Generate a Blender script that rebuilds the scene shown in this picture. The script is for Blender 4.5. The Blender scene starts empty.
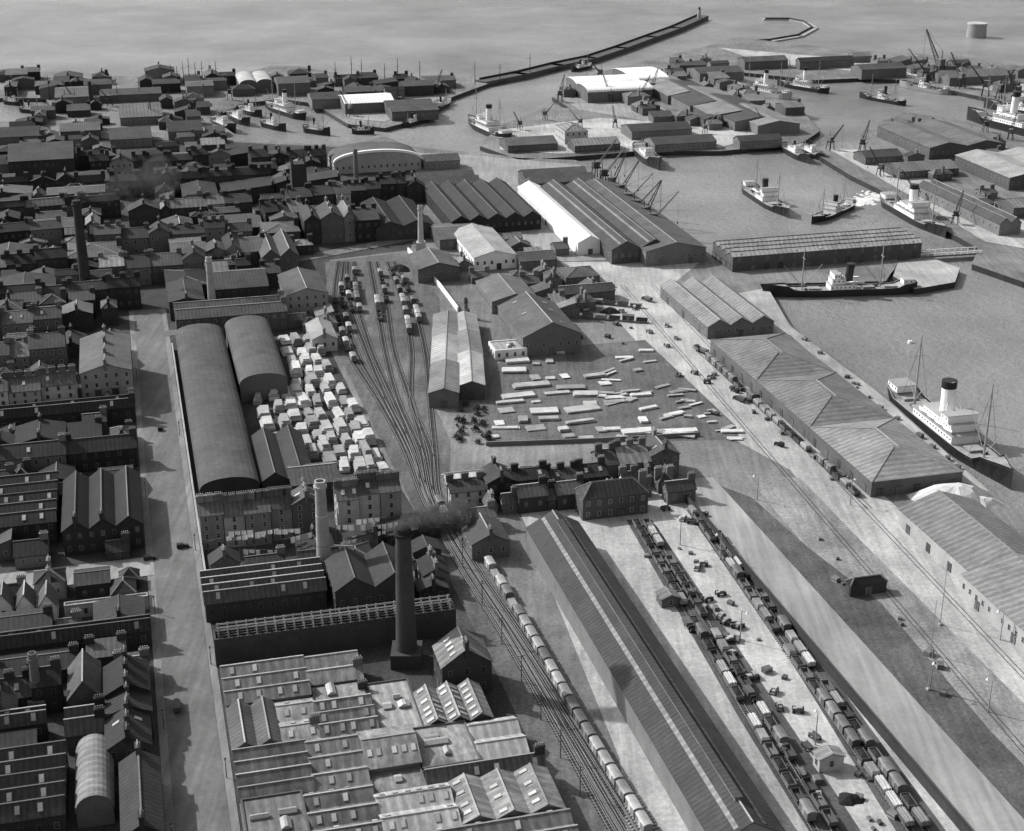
import bpy, math, random
from math import sin, cos, pi, radians, sqrt, atan2
from mathutils import Vector
R=random.Random(7)
S=bpy.context.scene; COL=S.collection
H=230.; F=1500.; P=radians(22.5); GA=radians(14.5)
CG,SG=cos(GA),sin(GA)
WL=-3.2
def g(px,py,z=0.):
    dx=(px-512)/F; dy=(415.5-py)/F
    d=(dx,cos(P)+dy*sin(P),-sin(P)+dy*cos(P)); t=(H-z)/(-d[2])
    return Vector((d[0]*t,d[1]*t,z))
def uv(p): return (p.x*CG+p.y*SG,-p.x*SG+p.y*CG)
def wu(v,u,z=0.): return Vector((v*CG-u*SG,v*SG+u*CG,z))
ORD=['','first','second','third','fourth','fifth','sixth','seventh','eighth','ninth','tenth','eleventh','twelfth','thirteenth','fourteenth','fifteenth','sixteenth','seventeenth','eighteenth','nineteenth']
TEN={2:'twent',3:'thirt',4:'fort',5:'fift',6:'sixt',7:'sevent',8:'eight',9:'ninet',10:'hundr'}
def od(i):
    if i<20: return ORD[i]
    t,k=divmod(i,10)
    return TEN[t]+('ieth' if k==0 else 'y-'+ORD[k])
# ---------------- materials
MT={}
def mat(name,v,rough=.9,sc=.15,amp=.35,fine=1.2,famp=.25,rnd=.3,pat=None,per=2.,pamp=.2,bump=0.,pos=False,spec=.2,metal=0.):
    m=bpy.data.materials.new(name); m.use_nodes=True; nt=m.node_tree; N=nt.nodes; L=nt.links
    b=N['Principled BSDF']; b.inputs['Roughness'].default_value=rough
    b.inputs['Specular IOR Level'].default_value=spec; b.inputs['Metallic'].default_value=metal
    if pos: co=N.new('ShaderNodeNewGeometry').outputs['Position']
    else: co=N.new('ShaderNodeTexCoord').outputs['Object']
    def mth(op,a,b_=None,c=None):
        n=N.new('ShaderNodeMath'); n.operation=op
        for i,x in enumerate((a,b_,c)):
            if x is None: continue
            if isinstance(x,(int,float)): n.inputs[i].default_value=x
            else: L.new(x,n.inputs[i])
        return n.outputs[0]
    def noise(s,det=4,vec=co,ro=.6):
        n=N.new('ShaderNodeTexNoise'); n.inputs['Scale'].default_value=s; n.inputs['Detail'].default_value=det; n.inputs['Roughness'].default_value=ro
        L.new(vec,n.inputs['Vector']); return n.outputs['Fac']
    geo=N.new('ShaderNodeNewGeometry').outputs['Position']
    f1=mth('MULTIPLY_ADD',noise(sc,7 if pos else 5,geo,.68),amp*4,1-amp*2)
    mp=N.new('ShaderNodeMapping'); L.new(co,mp.inputs[0])
    mp.inputs['Scale'].default_value=(.3,1,.3) if pat=='y' else (1,1,1)
    f2=mth('MULTIPLY_ADD',noise(fine,4,mp.outputs[0],.7),famp*4,1-famp*2)
    x=mth('MULTIPLY',f1,f2)
    if rnd:
        x=mth('MULTIPLY',x,mth('MULTIPLY_ADD',N.new('ShaderNodeObjectInfo').outputs['Random'],rnd*2,1-rnd))
    if pat:
        w=N.new('ShaderNodeTexWave'); w.bands_direction={'y':'Y','x':'X','z':'Z'}[pat]; w.inputs['Scale'].default_value=2*pi/per/20; w.inputs['Distortion'].default_value=.6; w.inputs['Detail'].default_value=1
        L.new(co,w.inputs['Vector'])
        x=mth('MULTIPLY',x,mth('MULTIPLY_ADD',mth('POWER',w.outputs['Fac'],2.),pamp*1.6,1-pamp))
    if pos:
        mp2=N.new('ShaderNodeMapping'); mp2.inputs['Rotation'].default_value=(0,0,-GA); mp2.inputs['Scale'].default_value=(.5,.03,1); L.new(geo,mp2.inputs[0])
        x=mth('MULTIPLY',x,mth('MULTIPLY_ADD',noise(1.,4,mp2.outputs[0]),1.0,.5))
        x=mth('MULTIPLY',x,mth('MULTIPLY_ADD',noise(.012,5,geo),1.2,.4))
    x=mth('MULTIPLY',x,v); x=mth('MAXIMUM',x,.008); x=mth('MINIMUM',x,.85)
    L.new(x,b.inputs['Base Color'])
    if bump:
        bn=N.new('ShaderNodeBump'); bn.inputs['Strength'].default_value=.6; bn.inputs['Distance'].default_value=bump
        L.new(noise(fine*1.5,4),bn.inputs['Height']); L.new(bn.outputs[0],b.inputs['Normal'])
    MT[name]=m; return m
mat('ground',.15,sc=.03,amp=.5,fine=.8,famp=.35,rnd=0,pos=True,bump=.1)
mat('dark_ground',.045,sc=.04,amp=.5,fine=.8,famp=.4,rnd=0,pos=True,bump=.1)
mat('dark_earth',.075,sc=.05,amp=.55,fine=1,famp=.45,rnd=0,pos=True,bump=.15)
mat('yard_ground',.1,sc=.05,amp=.5,fine=.8,famp=.35,rnd=0,pos=True,bump=.1)
mat('pale_ground',.34,sc=.03,amp=.42,fine=.7,famp=.28,rnd=0,pos=True)
mat('sand_ground',.2,sc=.05,amp=.55,fine=1,famp=.42,rnd=0,pos=True,bump=.15)
mat('asphalt',.24,sc=.03,amp=.22,fine=.7,famp=.1,rnd=0,pos=True)
mat('street',.13,sc=.03,amp=.4,fine=.5,famp=.16,rnd=0,pos=True)
mat('pavement',.19,sc=.08,amp=.25,fine=1,famp=.12,rnd=0,pos=True)
mat('quay_stone',.3,sc=.05,amp=.35,fine=1,famp=.2,rnd=0,pos=True)
mat('ballast',.075,sc=.06,amp=.45,fine=1.2,famp=.4,rnd=0,pos=True)
RF=dict(pat='y',sc=.09,amp=.35,rough=.8)
mat('slate',.075,per=1.6,pamp=.18,rnd=.35,fine=1.6,famp=.35,**RF)
mat('black_slate',.032,per=1.6,pamp=.18,rnd=.5,fine=1.6,famp=.4,**RF)
mat('mid_roof',.16,per=2.6,pamp=.2,rnd=.3,fine=1.3,famp=.35,**RF)
mat('pale_roof',.33,per=2.6,pamp=.2,rnd=.2,fine=1.3,famp=.3,**RF)
mat('white_roof',.7,pat='y',per=2.6,pamp=.1,rnd=.06,sc=.06,amp=.12,fine=1,famp=.12)
mat('felt',.18,sc=.12,amp=.6,fine=.9,famp=.45,rnd=.35,pat='y',per=3,pamp=.15)
mat('brick',.12,sc=.1,amp=.25,fine=2,famp=.25,rnd=.4)
mat('soot_brick',.04,sc=.1,amp=.3,fine=2,famp=.3,rnd=.4)
mat('stone_wall',.32,sc=.1,amp=.25,fine=2,famp=.25,rnd=.3)
mat('white_wall',.7,sc=.1,amp=.12,fine=1,famp=.1,rnd=.08)
mat('dark_metal',.03,rough=.5,rnd=.3)
mat('grey_metal',.2,rough=.5,rnd=.3)
mat('rail_steel',.22,rough=.4,rnd=0,amp=.1,famp=.1,spec=.5)
mat('sleeper',.05,rnd=0)
mat('timber',.42,sc=.15,amp=.3,fine=1.5,famp=.3,pat='y',per=.8,pamp=.3,rnd=.45)
mat('brown_wood',.1,rnd=.45,fine=1.5)
mat('coal',.02,bump=.2,fine=2,rnd=.2)
mat('glass',.03,rough=.15,spec=.6,amp=.1,famp=.1,rnd=.3)
mat('roof_glass',.35,rough=.3,spec=.5,amp=.2,famp=.2,rnd=.3)
mat('white_paint',.78,amp=.08,famp=.08,rnd=.05,rough=.6)
mat('grey_paint',.3,amp=.1,famp=.1,rnd=.1,rough=.6)
mat('hull_black',.025,rough=.45,amp=.15,famp=.15,rnd=.1)
mat('deck_wood',.28,fine=1.,rnd=.1)
mat('cloth',.85,amp=.05,famp=.05,rnd=.05)
mat('foam',.6,amp=.2,fine=.5,famp=.3,rnd=0,bump=.2)
mat('foliage',.05,amp=.3,fine=1,famp=.4,rnd=.2)
mat('sand',.5,sc=.1,amp=.25,fine=1,famp=.2,rnd=0)
def water():
    m=bpy.data.materials.new('water'); m.use_nodes=True; nt=m.node_tree;N=nt.nodes;L=nt.links
    b=N['Principled BSDF']; b.inputs['Roughness'].default_value=.25; b.inputs['IOR'].default_value=1.33
    ge=N.new('ShaderNodeNewGeometry').outputs['Position']
    n1=N.new('ShaderNodeTexNoise'); n1.inputs['Scale'].default_value=.006; n1.inputs['Detail'].default_value=8; n1.inputs['Roughness'].default_value=.66; L.new(ge,n1.inputs['Vector'])
    r=N.new('ShaderNodeMapRange'); r.inputs['To Min'].default_value=.13; r.inputs['To Max'].default_value=.29; r.inputs['From Min'].default_value=.3; r.inputs['From Max'].default_value=.7
    L.new(n1.outputs['Fac'],r.inputs['Value']); L.new(r.outputs[0],b.inputs['Base Color'])
    n2=N.new('ShaderNodeTexNoise'); n2.inputs['Scale'].default_value=.25; n2.inputs['Detail'].default_value=7; n2.inputs['Roughness'].default_value=.7; L.new(ge,n2.inputs['Vector'])
    bn=N.new('ShaderNodeBump'); bn.inputs['Strength'].default_value=1.; bn.inputs['Distance'].default_value=1.2
    L.new(n2.outputs['Fac'],bn.inputs['Height']); L.new(bn.outputs[0],b.inputs['Normal'])
    MT['water']=m
water()
# ---------------- mesh builder
class MB:
    def __init__(s): s.v=[];s.f=[];s.m=[]
    def face(s,pts,m=0):
        k=len(s.v); s.v+= [tuple(p) for p in pts]; s.f.append(tuple(range(k,k+len(pts)))); s.m.append(m)
    def box(s,cx,cy,z0,sx,sy,sz,m=0,rz=0.,tap=1.,tapx=None):
        c,q=cos(rz),sin(rz); k=len(s.v); tx=tap if tapx is None else tapx
        for z,t,t2 in ((z0,1.,1.),(z0+sz,tap,tx)):
            for a,b in ((-1,-1),(1,-1),(1,1),(-1,1)):
                x=a*sx/2*t2;y=b*sy/2*t; s.v.append((cx+x*c-y*q,cy+x*q+y*c,z))
        for f in ((0,3,2,1),(4,5,6,7),(0,1,5,4),(1,2,6,5),(2,3,7,6),(3,0,4,7)):
            s.f.append(tuple(k+i for i in f)); s.m.append(m)
    def cyl(s,p0,p1,r0,r1,n=10,m=0):
        p0=Vector(p0);p1=Vector(p1);d=(p1-p0).normalized()
        a=d.cross(Vector((0,0,1)) if abs(d.z)<.9 else Vector((1,0,0))).normalized(); b=d.cross(a)
        k=len(s.v)
        for p,r in ((p0,r0),(p1,r1)):
            for i in range(n):
                t=2*pi*(i+.5)/n; s.v.append(tuple(p+a*cos(t)*r+b*sin(t)*r))
        for i in range(n):
            j=(i+1)%n; s.f.append((k+i,k+j,k+n+j,k+n+i)); s.m.append(m)
        s.f.append(tuple(k+n+i for i in range(n))); s.m.append(m)
        s.f.append(tuple(k+n-1-i for i in range(n))); s.m.append(m)
    def mesh(s,name,mats):
        me=bpy.data.meshes.new(name); me.from_pydata(s.v,[],s.f); 
        for x in mats: me.materials.append(MT[x])
        if len(mats)>1: me.polygons.foreach_set('material_index',s.m)
        me.update(); return me
    def build(s,name,mats,parent=None,loc=None,rz=0.):
        return inst(name,s.mesh(name,mats if isinstance(mats,(list,tuple)) else [mats]),parent,loc or (0,0,0),(0,0,rz))
def inst(name,me,parent=None,loc=(0,0,0),rot=(0,0,0),sc=None):
    o=bpy.data.objects.new(name,me); COL.objects.link(o); o.location=loc; o.rotation_euler=rot
    if sc: o.scale=sc
    if parent: o.parent=parent
    return o
def tag(o,label,cat,group=None,kind=None):
    o['label']=label; o['category']=cat
    if group: o['group']=group
    if kind: o['kind']=kind
    return o
def thing(name,label,cat,loc=(0,0,0),rz=0.,group=None):
    return tag(inst(name,None,None,loc,(0,0,rz)),label,cat,group)
def struct(name,m,mats):
    o=m.build(name,mats); o['kind']='structure'; return o
# ---------------- land, water
m=MB(); m.face([(-5000,-400,WL),(5000,-400,WL),(5000,12000,WL),(-5000,12000,WL)]); struct('water',m,'water')
def land(name,pts,mt='ground',z=0.):
    w=[g(x,y) for x,y in pts]; m=MB()
    for p in w: p.z=z
    m.face(w)
    n=len(w)
    for i in range(n):
        a,b=w[i],w[(i+1)%n]
        m.face([a,(a.x,a.y,-9),(b.x,b.y,-9),b],1)
    return struct(name,m,[mt,'soot_brick'])
zc=[.02]
def sheet(name,pts,mt,world=False):
    zc[0]+=.012
    m=MB(); m.face([(p.x,p.y,zc[0]) for p in ([g(x,y) for x,y in pts] if not world else pts)]); return struct(name,m,mt)
land('main_land',[(-260,74),(0,74),(60,71),(150,78),(240,74),(270,66),(300,66),(340,74),(440,80),(482,76),(560,62),(562,67),(487,84),(452,97),(430,116),(385,128),(348,124),(328,112),(312,103),(280,99),(245,103),(225,112),(212,118),(240,138),(300,143),(345,146),(385,136),(408,146),(440,150),(478,152),(520,158),(575,160),(600,168),(655,228),(668,252),(690,258),(735,240),(892,230),(898,262),(886,281),(760,284),(768,300),(792,326),(880,392),(990,491),(1030,520),(1250,700),(1600,1100),(-600,1100),(-420,124),(-100,123),(30,121),(52,108),(45,98),(-260,98)],'ground')
land('central_mole',[(480,146),(498,126),(545,108),(570,108),(552,97),(575,82),(600,72),(640,62),(700,48),(735,37),(815,46),(880,52),(960,56),(1024,66),(1200,84),(1200,122),(1024,106),(950,90),(905,80),(860,78),(815,80),(740,72),(735,85),(800,108),(820,131),(802,143),(720,151),(640,151),(565,157),(520,160)],'ground')
land('east_quay',[(808,149),(850,138),(885,120),(905,112),(960,120),(1024,138),(1300,160),(1300,290),(1024,282),(972,264),(978,248),(945,230),(895,197),(850,175)],'ground')
land('pier_head',[(898,262),(935,259),(960,268),(955,282),(915,289),(893,276)],'quay_stone')
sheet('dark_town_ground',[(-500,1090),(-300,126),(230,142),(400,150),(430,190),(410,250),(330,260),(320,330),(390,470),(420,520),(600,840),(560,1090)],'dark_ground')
sheet('railway_yard_ground',[(325,262),(405,252),(440,300),(440,345),(432,400),(450,440),(450,500),(505,580),(640,830),(720,1000),(640,1000),(570,830),(500,680),(415,510),(370,420),(332,340)],'yard_ground')
sheet('dock_road',[(560,262),(640,262),(700,262),(672,285),(690,325),(728,345),(870,482),(905,515),(1024,625),(1200,800),(1200,900),(1024,735),(930,620),(850,540),(790,470),(735,440),(690,395),(640,345),(598,300)],'pale_ground')
sheet('timber_yard_ground',[(486,442),(480,395),(500,362),(585,345),(645,340),(735,425),(740,440)],'yard_ground')
sheet('quay_apron',[(768,288),(790,326),(880,394),(990,492),(950,478),(790,335),(730,345),(700,300)],'quay_stone')
sheet('waste_ground',[(745,475),(800,478),(860,540),(940,620),(1010,690),(1090,770),(1180,900),(1060,900),(1000,810),(850,600)],'sand_ground')
sheet('goods_yard_ground',[(520,512),(700,478),(745,520),(1010,810),(1200,1000),(640,1000),(620,760)],'pale_ground')
sheet('siding_bed',[(626,520),(652,520),(800,740),(860,830),(905,930),(850,930),(808,830),(740,720)],'ballast')
sheet('siding_bed',[(686,510),(706,505),(945,830),(1010,930),(960,930),(895,830),(790,660)],'ballast')
def gp(v,u): return wu(v,u)
VW=uv(g(945,812))[0]
ur0=uv(g(945,1000))[1]; ur1=uv(g(705,478))[1]
sheet('station_road',[gp(VW+.5,ur0),gp(VW+17,ur0),gp(VW+17,ur1),gp(VW+.5,ur1)],'asphalt',True)
sheet('dark_earth_strip',[gp(VW+17,ur0),gp(VW+30,ur0),gp(VW+29,ur1-170),gp(VW+33,ur1-100),gp(VW+27,ur1-60),gp(VW+24,ur1-20),gp(VW+17,ur1-8)],'dark_earth',True)
sheet('north_quay_road',[(400,152),(480,156),(580,165),(655,232),(668,258),(560,262),(500,225),(430,190)],'asphalt')
sheet('mole_road',[(500,130),(600,118),(780,130),(720,148),(560,154),(500,150)],'pale_ground')
sheet('island_road',[(560,98),(640,95),(700,130),(640,120),(580,110)],'asphalt')
sheet('east_quay_road',[(830,150),(880,150),(980,210),(1100,240),(1100,262),(985,242),(900,190)],'pale_ground')
sheet('far_quay_road',[(720,48),(860,60),(1024,84),(1024,96),(900,76),(760,62)],'pale_ground')
sheet('north_spit_road',[(320,92),(340,108),(352,119),(385,122),(446,97),(380,88)],'asphalt')
VS=uv(g(174,560))[0]
USED=[]
def gstrip(name,v,u0,u1,w,mt,z=None):
    if z:
        c=wu(v,(u0+u1)/2); m=MB(); m.box(c.x,c.y,-.2,w,u1-u0,.2+z,0,GA); return struct(name,m,mt)
    return sheet(name,[wu(v-w/2,u0),wu(v+w/2,u0),wu(v+w/2,u1),wu(v-w/2,u1)],mt,True)
U0=uv(g(217,1000))[1]; U1=uv(g(122,312))[1]
gstrip('street',VS,U0,U1,13,'street')
UX=uv(g(60,577))[1]
for a,b in ((U0,UX-6.5),(UX+6.5,U1)): gstrip('pavement',VS-7.6,a,b,2.2,'pavement',.15)
gstrip('pavement',VS+7.6,U0,U1,2.2,'pavement',.15)
def strip(name,A,B,w,mt):
    a=g(*A);b=g(*B);d=(b-a).normalized();n=Vector((d.y,-d.x,0))
    return sheet(name,[a-n*w/2,a+n*w/2,b+n*w/2,b-n*w/2],mt,True)
sheet('cross_street',[wu(VS-110,UX-6.5),wu(VS-6.5,UX-6.5),wu(VS-6.5,UX+6.5),wu(VS-110,UX+6.5)],'asphalt',True)
USED.append((VS-110,VS-7,UX-7,UX+7))
strip('street',(132,338),(345,312),8,'street')
strip('street',(290,262),(205,160),8,'street')
strip('street',(412,238),(285,262),10,'street')
# ---------------- piers
def pier(name,label,pts,w,h,mt='quay_stone'):
    W=[g(x,y,0) for x,y in pts]; m=MB()
    for a,b in zip(W[:-1],W[1:]):
        d=b-a; c=(a+b)/2; m.box(c.x,c.y,-9,d.length+w*.6,w,9+h,0,atan2(d.y,d.x))
    t=thing(name,label,'pier',W[0]); o=m.build('deck',mt,t); o.location=-W[0]
    m=MB(); 
    for a,b in zip(W[:-1],W[1:]):
        d=(b-a); n=Vector((-d.y,d.x,0)).normalized(); c=(a+b)/2+n*(w*.4); m.box(c.x,c.y,h,d.length,1.,1.6,0,atan2(d.y,d.x))
    o=m.build('parapet','soot_brick',t); o.location=-W[0]
pier('breakwater','long curving stone breakwater running out into the open sea',[(484,82),(520,75),(556,66),(590,59),(620,49),(650,38),(675,29),(702,17)],13,1.5,'brick')
pier('breakwater','short hooked stone breakwater at the harbour mouth',[(735,41),(770,39),(800,34),(815,26),(806,20),(790,17),(765,17)],7,-1.8,'stone_wall')
t=thing('pier_light','small light tower at the tip of the long breakwater','lighthouse',g(699,18,1.5))
m=MB(); m.cyl((0,0,0),(0,0,9),2.2,1.7,12); m.build('tower','stone_wall',t); m=MB(); m.cyl((0,0,9),(0,0,11),1.3,1.3,8); m.cyl((0,0,11),(0,0,12.3),1.7,.1,8,1); m.build('lantern',['glass','dark_metal'],t)
t=thing('round_tower','squat pale round stone tower standing alone in the sea','tower',g(976,37,WL))
m=MB(); m.cyl((0,0,-5),(0,0,13),10.5,9.5,32); m.build('wall','stone_wall',t); m=MB(); m.cyl((0,0,13),(0,0,14.4),10,10,32); m.build('parapet','stone_wall',t)
t=thing('swing_bridge','low dock bridge joining the jetty to the right quay','bridge',g(935,254,0),GA-.05)
m=MB(); m.box(0,0,-.8,52,7,1); m.build('deck','grey_metal',t)
for s in (-1,1):
    m=MB()
    m.box(0,s*3.4,1.3,52,.4,.3)
    for i in range(14): m.box(-25+i*50/13,s*3.4,.2,.3,.3,1.1)
    m.build('railing','white_paint',t)
# ---------------- shared bits
SH={}
def shared(k,fn,mats):
    if k not in SH: mm=MB(); fn(mm); SH[k]=mm.mesh(k,mats)
    return SH[k]
def f_win(m):
    m.box(0,-.02,-.9,1.3,.14,1.9,0)
    m.face([(-.5,-.1,-.75),(.5,-.1,-.75),(.5,-.1,.02),(-.5,-.1,.02)],1); m.face([(-.5,-.1,.1),(.5,-.1,.1),(.5,-.1,.85),(-.5,-.1,.85)],1)
def f_chim(m):
    m.box(0,0,0,1.1,2.6,4.2,0); m.box(0,0,4.2,1.4,2.9,.3,0)
    for i in (-.9,-.3,.3,.9): m.cyl((0,i,4.5),(0,i,5.3),.2,.16,6,1)
def f_door(m): m.box(0,-.03,0,2.6,.16,3.2,0); m.box(-.63,-.07,.1,1.1,.14,2.9,1); m.box(.63,-.07,.1,1.1,.14,2.9,1)
def f_sky(m): m.box(0,0,0,2.2,1.3,.16,0); m.box(0,0,.1,1.9,1.0,.1,1)
WIN=lambda soot:shared('window_soot' if soot else 'window',f_win,['brick' if soot else 'grey_paint','glass'])
CHM=lambda soot:shared('chimney_soot' if soot else 'chimney',f_chim,['soot_brick' if soot else 'brick','stone_wall'])
DOOR=lambda:shared('door',f_door,['soot_brick','brown_wood'])
SKY=lambda:shared('skylight',f_sky,['grey_metal','roof_glass'])
def rectof(A,B,h,sn=''):
    a=uv(g(A[0],A[1],h)); b=uv(g(B[0],B[1],h))
    v0,v1=min(a[0],b[0]),max(a[0],b[0])
    if sn=='L': v1=VS-8.9
    if sn=='R': v0=VS+9.
    return v0,v1,min(a[1],b[1]),max(a[1],b[1])
def bld(name,cat,label,A,B,h,rt='gable',r=3.,ax='u',n=1,rm='slate',wm='brick',win=0,ch=0,sky=0,strip=0,door=0,group=None,mon=0,rect=None,bay=3.6,stripm='roof_glass',sn='',tw=None,line=None,cap=None):
    if line:
        a,b=g(*A),g(*B); c=(a+b)/2; d=b-a; rot=atan2(d.y,d.x)-pi/2; w,L=line,d.length
    else:
        v0,v1,u0,u1=rect or rectof(A,B,h,sn)
        USED.append((v0,v1,u0,u1))
        c=wu((v0+v1)/2,(u0+u1)/2,0); sv=v1-v0; su=u1-u0
        w,L,rot=(sv,su,GA) if ax=='u' else (su,sv,GA+pi/2)
        if tw:
            pv,an=tw; q=c-pv; c=pv+Vector((q.x*cos(an)-q.y*sin(an),q.x*sin(an)+q.y*cos(an),0)); rot+=an
    t=thing(name,label,cat,c,rot,group)
    hw=w/2; soot=wm in('soot_brick',)
    if rt=='hip':
        m=MB(); 
        for a,b in (((-hw,-L/2),(hw,-L/2)),((hw,-L/2),(hw,L/2)),((hw,L/2),(-hw,L/2)),((-hw,L/2),(-hw,-L/2))):
            m.face([(a[0],a[1],-.5),(b[0],b[1],-.5),(b[0],b[1],h),(a[0],a[1],h)])
        m.build('wall',wm,t)
        m=MB(); o=.2; W=hw+o; l=L/2+o; k=min(W,l)*.95; ry=max(l-k,0); rx=max(W-k,0)
        z1=h+.1+r
        e=[(-W,-l,h),(W,-l,h),(W,l,h),(-W,l,h)]; tp=[(-rx,-ry,z1),(rx,-ry,z1),(rx,ry,z1),(-rx,ry,z1)]
        for i in range(4): j=(i+1)%4; m.face([e[i],e[j],tp[j],tp[i]])
        m.face(tp); m.face(e[::-1]); ro=m.build('roof',rm,t)
        m=MB()
        for i in range(4): m.cyl(e[i],tp[i],.28,.28,5)
        m.cyl((rx,-ry-.1,z1),(rx,ry+.1,z1),.28,.28,5); m.build('ridge_cap','grey_metal',ro)
        tops=[(0,z1)]
    else:
        tp=[]; tops=[]
        if rt=='gable':
            for i in range(n):
                x0=-hw+w*i/n; tp+=[(x0,h),(x0+w/n/2,h+r)]; tops.append((x0+w/n/2,h+r))
            tp.append((hw,h))
        elif rt=='saw':
            for i in range(n):
                x0=-hw+w*i/n; tp+=[(x0,h),(x0+w/n*.72,h+r)]; tops.append((x0+w/n*.72,h+r))
            tp.append((hw,h))
        elif rt=='barrel':
            for i in range(n):
                x0=-hw+w*i/n
                for k in range(0 if i==0 else 1,13): a=pi*(.5-k/12-.0); tp.append((x0+w/n/2-w/n/2*sin(a*.999),h+r*cos(a)))
                tops.append((x0+w/n/2,h+r))
        elif rt=='flat': tp=[(-hw,h),(hw,h)]; tops=[(0,h)]
        elif rt=='mono': tp=[(-hw,h),(hw,h+r)]; tops=[(hw-1,h+r-.3)]
        m=MB(); ring=[(-hw,-.5)]+tp+[(hw,-.5)]
        m.face([(x,-L/2,z) for x,z in ring]); m.face([(x,L/2,z) for x,z in ring][::-1])
        m.face([(-hw,-L/2,-.5),(-hw,-L/2,tp[0][1]),(-hw,L/2,tp[0][1]),(-hw,L/2,-.5)]); m.face([(hw,-L/2,-.5),(hw,L/2,-.5),(hw,L/2,tp[-1][1]),(hw,-L/2,tp[-1][1])])
        m.build('wall',wm,t)
        o=.35 if rt!='flat' else -.2; l=L/2+o
        q=list(tp)
        sl=(q[1][1]-q[0][1])/max(q[1][0]-q[0][0],.01); sr=(q[-2][1]-q[-1][1])/max(q[-1][0]-q[-2][0],.01)
        sl=min(sl,1.2);sr=min(sr,1.2)
        q[0]=(q[0][0]-o,q[0][1]-o*sl); q[-1]=(q[-1][0]+o,q[-1][1]-o*sr)
        m=MB(); th=.25
        for a,b in zip(q[:-1],q[1:]):
            m.face([(a[0],-l,a[1]+th),(b[0],-l,b[1]+th),(b[0],l,b[1]+th),(a[0],l,a[1]+th)])
            m.face([(a[0],l,a[1]+.02),(b[0],l,b[1]+.02),(b[0],-l,b[1]+.02),(a[0],-l,a[1]+.02)])
            m.face([(a[0],-l,a[1]+.02),(b[0],-l,b[1]+.02),(b[0],-l,b[1]+th),(a[0],-l,a[1]+th)])
            m.face([(a[0],l,a[1]+th),(b[0],l,b[1]+th),(b[0],l,b[1]+.02),(a[0],l,a[1]+.02)])
        for e in (q[0],q[-1]): m.face([(e[0],-l,e[1]+.02),(e[0],-l,e[1]+th),(e[0],l,e[1]+th),(e[0],l,e[1]+.02)])
        ro=m.build('roof',rm,t)
        if rt=='flat':
            m=MB(); 
            for s in (-1,1): m.box(s*(hw-.22),0,h,.44,L,.7); m.box(0,s*(L/2-.22),h+.003,w-.9,.44,.68)
            m.build('parapet',wm,t)
            for k in range(int(w*L/120)+1):
                m=MB(); sx,sy=1.5+R.random()*5,1.2+R.random()*2; m.box(0,0,0,sx,sy,.6,1); m.box(0,0,.6,sx+.2,sy+.2,.7,0,0,.25,.95); m.build('roof_light',['roof_glass','grey_metal'],ro,(R.uniform(-.8,.8)*(hw-3),R.uniform(-.9,.9)*(L/2-3),h+.2),R.choice([0,pi/2]))
        if rt in('gable','saw') and c.y<900:
            for x,z in tops:
                m=MB(); m.box(x,0,z+.2,.4,2*l,.2); m.build('ridge_cap',cap or ('stone_wall' if rm!='black_slate' else 'brick'),ro)
        if rt in ('gable',) and (strip or sky):
            sw=w/n/2
            for x,z in tops:
                for s in (-1,1):
                    if strip:
                        pts=[]
                        for f in (.34,.46): pts.append((x+s*sw*f,z-r*f+.42))
                        m=MB(); (a,b)=pts
                        m.face([(a[0],-l+1,a[1]),(b[0],-l+1,b[1]),(b[0],l-1,b[1]),(a[0],l-1,a[1])]); m.face([(b[0],-l+1,b[1]),(b[0],-l+1,b[1]-.2),(b[0],l-1,b[1]-.2),(b[0],l-1,b[1])]); m.build('glazing_strip',stripm,ro)
                    if s==1 and R.random()<.4: continue
                    for k in range(sky):
                        if R.random()<.25: continue
                        inst('skylight',SKY(),ro,(x+s*sw*.5,-L/2+L*(k+R.uniform(.3,.7))/sky,z-r*.5+.28),(0,s*math.atan2(r,sw),0))
        if mon:
            for x,z in tops:
                m=MB(); m.box(x,0,z-.3,1.6,L*.9,1.1,1); m.box(x,0,z+.8,2.1,L*.9+.6,.25,0); m.build('ridge_vent',[rm,'grey_metal'],ro)
    for k in range(ch):
        x,z=tops[k%len(tops)]; f=(k//len(tops))/max(1,(ch-1)//len(tops)) if ch>1 else 0
        inst('chimney',CHM(soot),ro,(x,(-L/2+.8+(L-1.6)*f),z-2.2))
    sides=[((0,-L/2),w,0.,(0,-1)),((hw,0),L,pi/2,(1,0)),((0,L/2),w,pi,(0,1)),((-hw,0),L,-pi/2,(-1,0))]
    cr,sr_=cos(rot),sin(rot)
    for (px,py),ln,rr,nn in sides:
        nw=Vector((nn[0]*cr-nn[1]*sr_,nn[0]*sr_+nn[1]*cr)); pw=Vector((c.x+px*cr-py*sr_,c.y+px*sr_+py*cr))
        if nw.dot(-pw)/pw.length<.08: continue
        nx=(cos(rr),sin(rr))
        if win:
            k=max(1,min(14,int(ln/bay)))
            for st in range(win):
                z=(h)*(st+.55)/win
                for i in range(k):
                    d=-ln/2+ln*(i+.5)/k
                    if door and st==0 and i==k//2: continue
                    inst('window',WIN(soot),t,(px+nx[0]*d,py+nx[1]*d,z),(0,0,rr))
        if door:
            k=door if ln>12 else 1
            for i in range(k):
                d=-ln/2+ln*(i+.5)/k if k>1 else 0.
                if win and k==1:
                    kk=max(1,min(14,int(ln/bay))); d=-ln/2+ln*(kk//2+.5)/kk
                inst('door',DOOR(),t,(px+nx[0]*d,py+nx[1]*d,0),(0,0,rr))
    return t
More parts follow.
